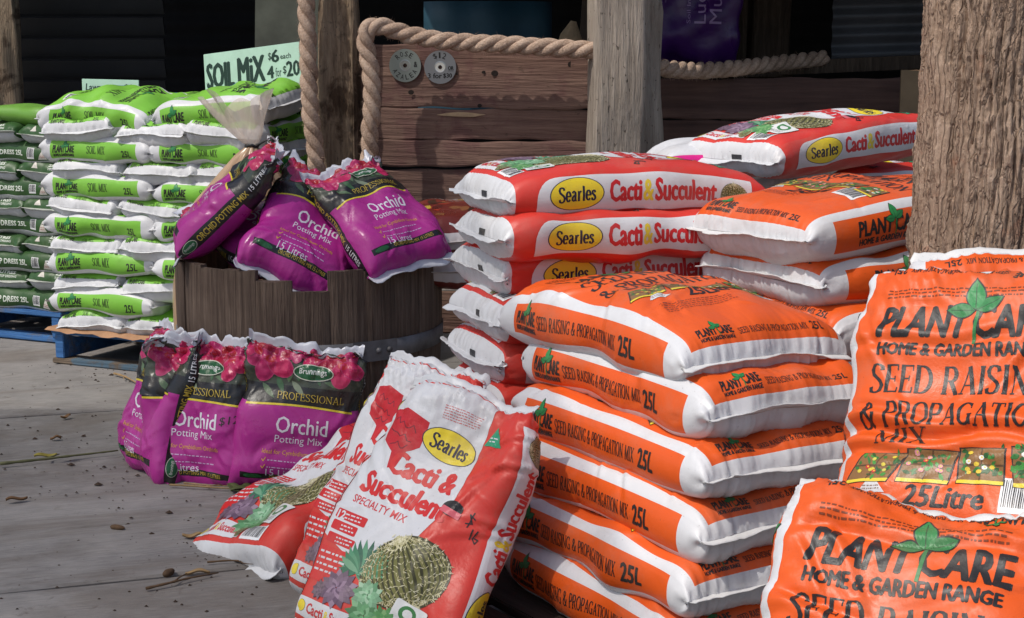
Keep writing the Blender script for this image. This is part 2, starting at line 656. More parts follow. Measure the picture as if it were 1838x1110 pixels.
# ------------------------------------------------------------------ filled bags
class BagKind:
    """a printed plastic bag: its flat film, the print on it, and how a filled one is shaped"""

    def __init__(self, name, L, W, T, cell=.009, pl=6.0, ql=2.2, ny=7.0, nz=2.2, mat=None, seam_col=(.75, .75, .76), fin=.016, amp=.003, crease=52, pleat=.008, settle=0.0):
        self.name, self.L, self.W, self.T = name, L, W, T
        self.pl, self.ql, self.ny, self.nz = pl, ql, ny, nz
        self.cell, self.mat, self.seam_col, self.fin = cell, mat or M_FILM, seam_col, fin
        self.amp, self.crease, self.pleat, self.settle = amp, crease, pleat, settle
        # profile along the length (top centre line), tabulated by arc length
        th = np.linspace(-1, 1, 4001)
        xi = np.sign(th) * (1 - (1 - np.abs(th)) ** 2.2)
        h = T / 2 * self.hp(xi)
        s = np.concatenate([[0], np.cumsum(np.hypot(np.diff(xi * L / 2), np.diff(h)))])
        self.Lu = s[-1]
        self._s, self._xi = s - s[-1] / 2, xi
        # cross-section, by arc length from the middle of the top
        a = np.linspace(0, 2 * np.pi, 8001)
        cy = np.sign(np.sin(a)) * np.abs(np.sin(a)) ** (2 / ny)
        cz = np.sign(np.cos(a)) * np.abs(np.cos(a)) ** (2 / nz)
        q = np.concatenate([[0], np.cumsum(np.hypot(np.diff(cy * W / 2), np.diff(cz * T / 2)))])
        self.P = q[-1]
        self._q, self._cy, self._cz = q, cy, cz
        self.flat = Flat()
        self.base = []           # (su0, su1, sv0, sv1, colour): film colour areas, later ones on top
        self.film = (.7, .7, .7)

    def hp(self, xi):
        return np.maximum(1 - np.abs(xi) ** self.pl, 0) ** (1 / self.ql)

    # frames: where a piece of print goes
    def front(self):
        return lambda x, y: (y, -x)

    def back(self):
        return lambda x, y: (y, self.P / 2 - x)

    def side_n(self):
        return lambda x, y: (x, -self.P / 4 + y)

    def side_p(self):
        return lambda x, y: (-x, self.P / 4 - y)

    def end_lo(self):
        """upper half of the -x end, y up from the seam"""
        return lambda x, y: (-self.Lu / 2 + y, -x)

    def end_hi(self):
        return lambda x, y: (self.Lu / 2 - y, x)

    def lines(self, lo, hi, need):
        n = max(8, int(round((hi - lo) / self.cell)))
        g = np.linspace(lo, hi, n + 1)
        for v in sorted(set(round(float(x), 5) for x in need)):
            if lo + 1e-4 < v < hi - 1e-4:
                i = int(np.argmin(np.abs(g - v)))
                if 0 < i < n:
                    g[i] = v
        return np.sort(g)

    def finish(self):
        """cut the print along the film's own grid, once per kind"""
        P2, L2 = self.P / 2, self.Lu / 2
        self.us = self.lines(-L2, L2, [b[0] for b in self.base] + [b[1] for b in self.base])
        self.vs = self.lines(-P2, P2, [b[2] for b in self.base] + [b[3] for b in self.base])
        nu, nv = len(self.us), len(self.vs)
        self.xi = np.interp(self.us, self._s, self._xi)
        sv = np.mod(self.vs, self.P)
        self.cy, self.cz = np.interp(sv, self._q, self._cy), np.interp(sv, self._q, self._cz)
        faces, cols = [], []
        uc, vc = (self.us[1:] + self.us[:-1]) / 2, (self.vs[1:] + self.vs[:-1]) / 2
        for i in range(nu - 1):
            for j in range(nv - 1):
                a, b = i * (nv - 1) + j, i * (nv - 1) + (j + 1) % (nv - 1)
                faces.append((a, a + nv - 1, b + nv - 1))
                faces.append((a, b + nv - 1, b))
                c = self.film
                for (a0, a1, b0, b1, cc) in self.base:
                    if a0 <= uc[i] <= a1 and b0 <= vc[j] <= b1:
                        c = cc
                cols += [c, c]
        n0 = nu * (nv - 1)
        ci, cj, fa, fb, of_ = [], [], [], [], []
        US, VS = self.us, self.vs

        def emit(p, i, j, off):
            f = []
            for (a, b) in p:
                ci.append(i)
                cj.append(j)
                fa.append(a)
                fb.append(b)
                of_.append(off)
                f.append(n0 + len(ci) - 1)
            faces.append(tuple(f))
            cols.append(col)

        def diag(p, sgn):
            out = []
            for q in range(len(p)):
                (a0, b0), (a1, b1) = p[q], p[(q + 1) % len(p)]
                d0, d1 = (a0 - b0) * sgn, (a1 - b1) * sgn
                if d0 >= 0:
                    out.append((a0, b0))
                if (d0 >= 0) != (d1 >= 0) and abs(d0 - d1) > 1e-9:
                    t = d0 / (d0 - d1)
                    out.append((a0 + (a1 - a0) * t, b0 + (b1 - b0) * t))
            return out

        for pts, col, off in self.flat.items:
            for pc in fan_cut(pts, US, VS):
                if sum(pc[q - 1][0] * pc[q][1] - pc[q][0] * pc[q - 1][1] for q in range(len(pc))) < 0:
                    pc = pc[::-1]
                mx = sum(q[0] for q in pc) / len(pc)
                my = sum(q[1] for q in pc) / len(pc)
                wrap = self.P * math.floor((my + P2) / self.P)
                my -= wrap
                i = min(max(int(np.searchsorted(US, mx)) - 1, 0), nu - 2)
                j = min(max(int(np.searchsorted(VS, my)) - 1, 0), nv - 2)
                du, dv = US[i + 1] - US[i], VS[j + 1] - VS[j]
                p = [(min(max((x - US[i]) / du, 0), 1), min(max((y - wrap - VS[j]) / dv, 0), 1)) for x, y in pc]
                ds = [a - b for a, b in p]
                if min(ds) >= -1e-6 or max(ds) <= 1e-6:
                    emit(p, i, j, off)
                else:
                    for sg in (1, -1):
                        h = diag(p, sg)
                        if len(h) >= 3:
                            emit(h, i, j, off)
        self.faces, self.cols = faces, np.array(cols, dtype=np.float32)
        # the two side gussets are parts of their own
        allv = np.concatenate([np.tile(self.vs[:-1], nu), [VS[q] + (VS[q + 1] - VS[q]) * r_ for q, r_ in zip(cj, fb)]])
        g = self.T * .46
        self.part = []
        for f in faces:
            m_ = [allv[q] for q in f]
            m_ = sum(m_) / len(m_) if max(m_) - min(m_) < .1 else P2
            self.part.append(1 if abs(m_ + self.P / 4) < g else 2 if abs(m_ - self.P / 4) < g else 0)
        self.split = []
        pa = np.array(self.part)
        for q in (0, 1, 2):
            idx = np.nonzero(pa == q)[0]
            used = np.unique(np.concatenate([np.array(faces[i]) for i in idx]))
            mp = np.full(len(allv), -1)
            mp[used] = np.arange(len(used))
            self.split.append((used, [tuple(int(mp[v]) for v in faces[i]) for i in idx], self.cols[idx]))
        self.ci, self.cj = np.array(ci, dtype=int), np.array(cj, dtype=int)
        self.fa, self.fb, self.do = np.array(fa), np.array(fb), np.array(of_)
        return self

    def shape(self, seed, bend=0.0, bendy=0.0, twist=0.0, warp=None, squash=1.0, amp=1.0, crease=1.0, settle=None, crumple=0.0, dome=0.0, pinch=0.0, folds=0, lines=()):
        rg = np.random.default_rng(seed)
        L, W, T = self.L, self.W, self.T
        xi = self.xi[:, None]
        st = self.settle if settle is None else settle
        tt = (xi + 1) / 2
        hs = self.hp(xi) * (1 - st * tt ** 1.6) * (1 + st * .35 * (1 - tt)) * squash + .02
        ws = 1 - .035 * np.abs(xi) ** 6 + st * .06 * (1 - 2 * tt) - pinch * tt ** 2
        Y = W / 2 * ws * self.cy[None, :]
        Z = T / 2 * hs * self.cz[None, :]
        Z = Z * (1 + dome * (1 - self.cy[None, :] ** 2) * (1 - xi ** 2))
        X = L / 2 * xi + 0 * Y
        G = np.stack([X, Y, Z], -1)
        N = self.normals(G)
        # broad lumps of the filling
        d = np.zeros(G.shape[:2])
        for _ in range(9):
            w = rg.normal(size=3)
            w[2] *= .6
            w *= 2 * np.pi / rg.uniform(.10, .30) / np.linalg.norm(w)
            d += self.amp * amp * rg.uniform(.4, 1.0) * np.sin(G @ w + rg.uniform(0, 6.28))
        # single creases
        flat = G.reshape(-1, 3)
        for _ in range(int(self.crease * crease)):
            k = rg.integers(len(flat))
            p0 = flat[k]
            if abs(self.us[k // len(self.vs)]) > self.Lu * .2 and rg.random() < .4:
                t = np.array([1.0, rg.normal() * .5, rg.normal() * .3])
            else:
                t = rg.normal(size=3) * [1, 1, .3]
            t /= np.linalg.norm(t)
            v = G - p0
            al = v @ t
            pe = np.linalg.norm(v - al[..., None] * t, axis=-1)
            wd = rg.uniform(.0034, .009)
            d += rg.choice([-1, 1]) * rg.uniform(.0010, .0040) * np.exp(-(pe / wd) ** 2) * np.exp(-(al / rg.uniform(.03, .12)) ** 2)
        # gathers that run in from the end seams
        ds = self.Lu / 2 - np.abs(self.us)[:, None]
        ph = rg.uniform(0, 6.28, 6)
        wv = np.sin(2 * np.pi * Y / .034 + ph[0] + 2.2 * np.sin(Y * 23 + ph[1]) + np.sign(xi) * 1.7 + Y * 40 * ds) \
            + .6 * np.sin(2 * np.pi * Y / .017 + ph[2] + 2 * np.sin(Y * 31 + ph[3]))
        d += self.pleat * .6 * (np.abs(wv) - .7) * np.exp(-ds / .05) * np.minimum(ds / .012, 1)
        # corners of the gusset fold in towards the seam
        yc, zc = np.abs(self.cy)[None, :], self.cz[None, :]
        for sx in (-1, 1):
            for sy in (-1, 1):
                dc = np.maximum(0, 1 - ds / rg.uniform(.05, .085)) * (xi * sx > 0) * (self.cy[None, :] * sy > .55)
                z0 = rg.uniform(-.25, .25)
                d -= rg.uniform(.010, .020) * dc * np.exp(-((zc - z0) / .26) ** 2)
                d += rg.uniform(.004, .008) * dc * np.exp(-((zc - z0 - .55) / .22) ** 2)
                for _ in range(3):
                    o_ = rg.uniform(.5, .98)
                    d -= rg.uniform(.003, .007) * dc * np.exp(-((yc - o_) / .022) ** 2)
        # long folds from the corners and edges towards the middle
        for _ in range(folds):
            sx, sy = rg.choice([-1, 1]), rg.choice([-1, 1])
            p0 = np.array([sx * L * rg.uniform(.30, .48), sy * W * rg.uniform(.25, .5)])
            if rg.random() < .4:
                p0 = np.array([sx * L * rg.uniform(0, .4), sy * W * .5])
            p1 = np.array([rg.uniform(-.22, .22) * L, rg.uniform(-.2, .2) * W])
            t = p1 - p0
            ln = np.linalg.norm(t)
            t = t / ln
            u = (G[..., 0] - p0[0]) * t[0] + (G[..., 1] - p0[1]) * t[1]
            bow = rg.uniform(-.03, .03) * np.sin(np.pi * np.clip(u / ln, 0, 1))
            v = (G[..., 1] - p0[1]) * t[0] - (G[..., 0] - p0[0]) * t[1] - bow
            wd = rg.uniform(.006, .012)
            env = np.clip(u / .03, 0, 1) * np.clip(1 - u / ln, 0, 1) * (G[..., 2] > -.2 * T)
            d += rg.uniform(.003, .0065) * env * (np.exp(-(v / wd) ** 2) - .8 * np.exp(-((v - 1.7 * wd) / wd) ** 2))
        for (x0, y0, x1, y1, dep, wd) in lines:
            t = np.array([x1 - x0, y1 - y0])
            ln = np.linalg.norm(t)
            t = t / ln
            u = (G[..., 0] - x0) * t[0] + (G[..., 1] - y0) * t[1]
            v = (G[..., 1] - y0) * t[0] - (G[..., 0] - x0) * t[1] - .008 * np.sin(u * 25)
            env = np.clip(u / .04, 0, 1) * np.clip((ln - u) / .04, 0, 1) * (G[..., 2] > 0)
            d += dep * env * (-np.exp(-(v / wd) ** 2) + .7 * np.exp(-((v - 2.2 * wd) / (1.3 * wd)) ** 2) + .4 * np.exp(-((v + 2.2 * wd) / (1.3 * wd)) ** 2))
        if crumple:
            top = np.clip((xi - .30) / .7, 0, 1) ** 1.3
            for _ in range(26):
                w = rg.normal(size=3)
                w *= 2 * np.pi / rg.uniform(.035, .12) / np.linalg.norm(w)
                s_ = np.sin(G @ w + rg.uniform(0, 6.28))
                d += crumple * .30 * (1 - 2 * np.abs(s_)) * rg.uniform(.3, 1) * top
        G = G + N * d[..., None]
        if crumple:
            for _ in range(4):
                w = rg.normal(size=3) * [1, 1, 0]
                w *= 2 * np.pi / rg.uniform(.16, .45) / (np.linalg.norm(w) + 1e-9)
                s_ = np.sin(G @ w + rg.uniform(0, 6.28))
                G[..., 2] += crumple * 1.0 * s_ * np.clip((G[..., 0] / L + .1) / .6, 0, 1) ** 2
                G[..., 0] += crumple * .22 * s_ * np.clip((G[..., 0] / L + .1) / .6, 0, 1) ** 2
        # the whole bag bends
        xn, yn = G[..., 0] / (L / 2), G[..., 1] / (W / 2)
        G[..., 2] += bend * xn ** 2 + bendy * yn ** 2 + twist * xn * yn
        if warp:
            G = warp(G, xn, yn)
        return G

    @staticmethod
    def normals(G):
        du = np.gradient(G, axis=0)
        dv = np.empty_like(G)
        dv[:, 1:-1] = G[:, 2:] - G[:, :-2]
        dv[:, 0] = dv[:, -1] = G[:, 1] - G[:, -2]
        n = np.cross(du, dv)
        return n / np.maximum(np.linalg.norm(n, axis=-1, keepdims=True), 1e-9)

    def make(self, objname, seed, M, label, cat='bag', group=None, seams=(True, True), **kw):
        G = self.shape(seed, **kw)
        N = self.normals(G)
        if (N[len(self.us) // 2, len(self.vs) // 2] @ [0, 0, 1]) < 0:
            N = -N
        nv = len(self.vs)
        V = G[:, :-1].reshape(-1, 3)
        VN = N[:, :-1].reshape(-1, 3)
        if len(self.ci):
            i, j, a, b = self.ci, self.cj, self.fa[:, None], self.fb[:, None]
            lo, hi = np.minimum(a, b), np.maximum(a, b)
            q = a >= b
            def bl(A):
                return A[i, j] * (1 - hi) + np.where(q, A[i + 1, j], A[i, j + 1]) * (hi - lo) + A[i + 1, j + 1] * lo
            n = bl(N)
            n /= np.maximum(np.linalg.norm(n, axis=1, keepdims=True), 1e-9)
            V = np.concatenate([V, bl(G) + n * self.do[:, None]])
            VN = np.concatenate([VN, n])
        o = None
        for q, (used, fs, cl) in enumerate(self.split):
            m_ = link_mesh(objname if q == 0 else 'side_gusset', V[used], fs, self.mat, o, True, None, cl, VN[used])
            o = o or m_
        o.matrix_world = M
        tag(o, label, cat, group)
        rg = np.random.default_rng(seed + 7)
        for side, want in zip((0, -1), seams):
            if not want:
                continue
            jj = [j for j in range(nv - 1) if self.cz[j] >= -1e-6]
            row = sorted([tuple(G[side, j]) for j in jj], key=lambda q: q[1])
            mir = sorted([tuple(G[side, j]) for j in range(nv - 1) if self.cz[j] <= 1e-6], key=lambda q: q[1])
            row = np.array(row)
            mir = np.array(mir)
            yy = np.linspace(row[0, 1], row[-1, 1], 46)
            root = np.stack([np.interp(yy, row[:, 1], row[:, 0]), yy, (np.interp(yy, row[:, 1], row[:, 2]) + np.interp(yy, mir[:, 1], mir[:, 2])) / 2], -1)
            out = np.array([-1.0 if side == 0 else 1.0, 0, 0])
            fl = rg.uniform(-.5, .6)
            rows = []
            ph = rg.uniform(0, 6.28, 4)
            wob = .55 * np.sin(yy * 11 + ph[0]) + .28 * np.sin(yy * 29 + ph[1]) + .10 * np.sin(yy * 75 + ph[2]) + .05 * np.sin(yy * 190 + ph[3])
            for t in (-.35, 0.25, .65, 1.0):
                ext = self.fin * t * (1 + .07 * np.sin(yy * 25 + ph[3]) + .03 * np.sin(yy * 90 + ph[1]))
                r_ = root + out * ext[:, None]
                r_[:, 2] += self.fin * (max(t, 0) ** 1.3) * (.55 * wob + .7 * fl)
                r_[:, 1] *= 1 + .012 * max(t, 0)
                rows.append(r_)
            A = np.array(rows)
            n_ = A.shape[1]
            th = np.array([0, 0, .0011])
            vs_ = np.concatenate([(A + th).reshape(-1, 3), (A - th).reshape(-1, 3)])
            m_ = 4 * n_
            fs = []
            for r_ in range(3):
                for k in range(n_ - 1):
                    a = r_ * n_ + k
                    fs.append((a, a + 1, a + n_ + 1, a + n_))
                    fs.append((m_ + a, m_ + a + n_, m_ + a + n_ + 1, m_ + a + 1))
            for k in range(n_ - 1):
                a = 3 * n_ + k
                fs.append((a, a + 1, m_ + a + 1, m_ + a))
            link_mesh('seam', vs_, fs, self.mat, o, True, None, [self.seam_col] * len(fs))
        return o


def pose(center, yaw=0.0, pitch=0.0, roll=0.0):
    """lying bag: yaw about z, then nose up, then roll about its length (degrees)"""
    return Matrix.Translation(center) @ Matrix.Rotation(R(yaw), 4, 'Z') @ Matrix.Rotation(R(-pitch), 4, 'Y') @ Matrix.Rotation(R(roll), 4, 'X')


def lean(base, facing, elev, L, roll=0.0):
    """standing bag: its low end's middle at base, front facing the compass angle, its length rising at elev degrees"""
    f = Vector((math.cos(R(facing)), math.sin(R(facing)), 0))
    up = Vector((0, 0, math.sin(R(elev)))) - f * math.cos(R(elev))
    n = up.cross(Vector((0, 0, 1)).cross(up)).normalized()
    n = (f * math.sin(R(elev)) + Vector((0, 0, math.cos(R(elev))))).normalized()
    if roll:
        up = (Matrix.Rotation(R(roll), 3, n) @ up).normalized()
    y = n.cross(up)
    M = Matrix((up, y, n)).transposed().to_4x4()
    M.translation = Vector(base) + up * (L / 2)
    return M


def corner_pose(k, corner, yaw, end=-1, side=1, pitch=0.0, roll=0.0):
    """lying bag whose (end, side) corner is at a point"""
    M = pose((0, 0, 0), yaw, pitch, roll)
    off = M @ Vector((end * k.L / 2, side * k.W / 2, 0))
    M.translation = Vector(corner) - off
    return M
# ------------------------------------------------------------------ the prints
INK = (.018, .016, .016)
ORANGE = (.72, .098, .010)
RED = (.62, .040, .026)
MAG = (.42, .024, .25)
LIME = (.20, .50, .050)
DKGREEN = (.030, .085, .022)
WHITE = (.64, .64, .655)
GOLD = (.55, .40, .05)
YEL = (.75, .58, .04)
LEAF = (.02, .19, .05)


def leaf_logo(F, x, y, s, dark=True):
    """three leaves on a stalk"""
    F.up()
    F.line([(x, y - s * .9), (x + s * .06, y)], s * .09, LEAF)
    LV = ((178, .74, .40), (30, .76, .42), (96, .92, .50))
    for a, ln, wd in LV:
        F.leaf(x, y, s * ln * 1.10, s * wd * 1.16, R(a), INK, 9)
    F.up()
    for a, ln, wd in LV:
        F.leaf(x + s * .03 * math.cos(R(a)), y + s * .03 * math.sin(R(a)), s * ln, s * wd, R(a), LEAF if a != 96 else (.025, .24, .065), 9)
        F.line([(x + s * .06 * math.cos(R(a)), y + s * .06 * math.sin(R(a))), (x + s * ln * .9 * math.cos(R(a)), y + s * ln * .9 * math.sin(R(a)))], s * .03, (.010, .09, .025))
    F.layer -= 2


def care_logo(F, x0, y0, x1, y1, range_line=True, leaf=True):
    """PLANT CARE over HOME & GARDEN RANGE, with its leaves"""
    h, w = y1 - y0, x1 - x0
    yb = y0 + (h * .36 if range_line else 0)
    F.text('PLANT', x0, yb, x0 + w * .52, y1, INK, .012, slant=.12, fat=h * .022)
    F.text('CARE', x0 + w * .555, yb, x1, y1, INK, .012, slant=.05, fat=h * .022)
    if range_line:
        F.text('HOME & GARDEN RANGE', x0 + w * .0, y0, x0 + w * .97, y0 + h * .26, INK, .0, fat=h * .016)
    if leaf:
        leaf_logo(F, x0 + w * .56, yb + (y1 - yb) * .82, (y1 - yb) * 1.08)


def flower_box(F, cx, cy, w, h, sk, rng, kinds):
    """a planter tray drawn in slanting perspective, with plants"""
    F.up()
    p = lambda u, v: (cx + (u - .5) * w + sk * (v - .5) * h, cy + (v - .5) * h)
    F.poly([p(-.04, -.14), p(1.04, -.14), p(1.04, 1.03), p(-.04, 1.03)], INK)
    F.up()
    F.poly([p(-.02, -.12), p(1.02, -.12), p(1.02, .0), p(-.02, .0)], YEL)
    F.poly([p(0, 0), p(1, 0), p(1, 1), p(0, 1)], (.24, .12, .04))
    F.up()
    F.line([p(0, .5), p(1, .5)], h * .05, (.10, .05, .02))
    F.line([p(.5, 0), p(.5, 1)], w * .03, (.10, .05, .02))
    for _ in range(26):
        u, v = rng.uniform(.06, .94), rng.uniform(.1, 1.0)
        x, y = p(u, v)
        F.leaf(x, y, h * rng.uniform(.14, .3), h * rng.uniform(.08, .16), rng.uniform(0, 6.28), rng.choice([(.03, .16, .03), (.05, .26, .04), (.02, .09, .02)]))
    F.up()
    for _ in range(9):
        u, v = rng.uniform(.1, .9), rng.uniform(.25, .98)
        x, y = p(u, v)
        F.ellipse(x, y, h * .085, h * .07, rng.choice(kinds), 7)
        F.ellipse(x + h * .012, y + h * .01, h * .03, h * .03, YEL, 6)
    F.layer -= 4


def orange_kind(length=.69):
    k = BagKind('orange', length, .44, .122, cell=.0064, pl=13, ql=1.9, ny=9, nz=2.0, seam_col=(.64,.635,.63))
    k.film = WHITE
    P4, L2 = k.P / 4, k.Lu / 2
    fx = .194
    k.base = [(-L2 + .030, L2 - .030, -fx, fx, ORANGE),
              (-.275 + (.69 - length) / 2, .285 - (.69 - length) / 2, -P4 - .036, -P4 + .036, ORANGE),
              (-.285 + (.69 - length) / 2, .275 - (.69 - length) / 2, P4 - .036, P4 + .036, ORANGE),
              (-L2 + .10, L2 - .10, -k.P / 2, -k.P / 2 + .14, ORANGE), (-L2 + .10, L2 - .10, k.P / 2 - .14, k.P / 2, ORANGE)]
    rng = random.Random(3)
    F = k.flat
    # large face
    F.frame(k.front())
    F.scribble(-.15, .222, .15, .246, .0045, (.20, .04, .01), rng)
    care_logo(F, -.150, .112, .150, .208)
    F.text('SEED RAISING', -.160, .038, .155, .096, INK, serif=True, thick=.18, thin=.055)
    F.text('& PROPAGATION', -.167, -.026, .162, .022, INK, serif=True, thick=.17, thin=.06)
    F.text('MIX', -.132, -.058, -.040, -.028, INK, serif=True, thick=.14, thin=.05)
    flower_box(F, -.122, -.100, .080, .050, .55, rng, [(.6, .5, .05), (.55, .04, .03), (.5, .5, .1)])
    flower_box(F, -.030, -.096, .084, .054, .22, rng, [(.6, .05, .05), (.65, .25, .3)])
    flower_box(F, .060, -.092, .074, .056, .0, rng, [(.75, .75, .7), (.7, .5, .04)])
    flower_box(F, .138, -.090, .052, .060, -.1, rng, [(.7, .7, .65), (.7, .3, .05), (.65, .45, .04)])
    F.up()
    F.poly([(-.150, -.150), (-.098, -.150), (-.124, -.118)], WHITE)
    F.up()
    F.scribble(-.141, -.148, -.107, -.136, .003, (.25, .15, .1), rng)
    F.layer -= 2
    F.text('25Litre', -.062, -.172, .072, -.134, INK, .0, slant=.15, fat=.0018)
    F.barcode(.096, -.176, .160, -.112, rng)
    F.scribble(-.155, -.225, .02, -.185, .0045, (.30, .05, .02), rng)
    # printed band on both ends, read from outside
    for fr in (k.end_lo(), k.end_hi()):
        F.frame(fr)
        care_logo(F, -.160, .040, -.072, .072)
        F.text('SEED RAISING & PROPAGATION MIX', -.060, .046, .118, .060, INK, serif=True, thick=.17, thin=.09)
        F.text('25L', .126, .045, .158, .062, INK, .022)
    # long sides
    F.frame(k.side_p())
    care_logo(F, -.262, -.025, -.160, .019)
    F.text('SEED RAISING & PROPAGATION MIX', -.150, -.014, .136, .014, INK, serif=True, thick=.16, thin=.08)
    F.text('25L', .150, -.018, .200, .018, INK, .012, fat=.001)
    F.frame(k.side_n())
    care_logo(F, -.205, -.028, -.015, .024)
    F.text('SEED RAISING & PROPAGATION MIX', .0, -.014, .165, .008, INK, serif=True, thick=.16, thin=.08)
    F.text('25L', .178, -.018, .226, .018, INK, .022)
    return k.finish()


def brand_oval(F, cx, cy, rx, ry, rot=0.0, word=True):
    F.ellipse(cx, cy, rx * 1.04, ry * 1.05, (.02, .02, .05), 34, rot)
    F.up()
    F.ellipse(cx, cy, rx, ry, (.80, .62, .03), 34, rot)
    if word:
        F.up()
        w, h = rx * .72, ry * .50
        F.text('Searles', cx - w, cy - h, cx + w, cy + h, (.012, .012, .04), serif=True, thick=.21, thin=.09, rot=rot)
        F.layer -= 1
    F.layer -= 1


def barrel_cactus(F, cx, cy, r_, rng, rot=0.4):
    """ribbed round cactus with pale spines"""
    F.up()
    F.ellipse(cx, cy, r_ * 1.03, r_ * .89, (.045, .042, .012), 30, rot)
    F.up()
    c, s = math.cos(rot), math.sin(rot)

    def at(u, a, k=1.0):
        x, y = r_ * .99 * k * math.sin(u * 1.45) * math.cos(a), r_ * .84 * k * math.sin(a)
        return (cx + x * c - y * s, cy + x * s + y * c)
    n = 9
    for i in range(-n, n):
        u0, u1 = i / n, (i + .62) / n
        for j in range(8):
            a0, a1 = -1.5 + 3.0 * j / 8, -1.5 + 3.0 * (j + 1) / 8
            sh = rng.uniform(.8, 1.2)
            F.poly([at(u0, a0), at(u1, a0), at(u1, a1), at(u0, a1)], (.15 * sh, .145 * sh, .038 * sh))
    F.up()
    for i in range(-n, n + 1):
        for j in range(15):
            a = -1.42 + 2.84 * j / 14
            x, y = at((i + .3) / n, a)
            for _ in range(3):
                F.leaf(x, y, r_ * rng.uniform(.05, .13), r_ * .016, rng.uniform(0, 6.28), rng.choice([(.58, .53, .30), (.46, .40, .20), (.66, .62, .42)]), 3)
    x, y = at(0, 1.15)
    for q in range(60 if r_ > .05 else 16):
        F.leaf(x + r_ * rng.gauss(0, .13) * c - r_ * rng.gauss(0, .06) * s, y + r_ * rng.gauss(0, .10), r_ * .13, r_ * .04, rng.uniform(0, 6.28), rng.choice([(.62, .58, .36), (.70, .66, .48), (.50, .46, .25)]), 3)
    F.layer -= 3


def rosette(F, cx, cy, r_, cols, rng, n=11, squat=.8):
    F.up()
    for ring, rr in enumerate((1.0, .78, .56, .34)):
        F.up()
        for i in range(n):
            a = 6.283 * (i + .5 * (ring % 2)) / n
            col = cols[(i + ring) % len(cols)]
            x, y = cx + .1 * rr * r_ * math.cos(a), cy + .1 * rr * r_ * math.sin(a) * squat
            F.leaf(x, y, r_ * rr, r_ * .44 * rr + .002, a, tuple(q * (.75 + .16 * ring) for q in cols[0]) if i % 3 == 0 else col, 5)
    F.layer -= 5


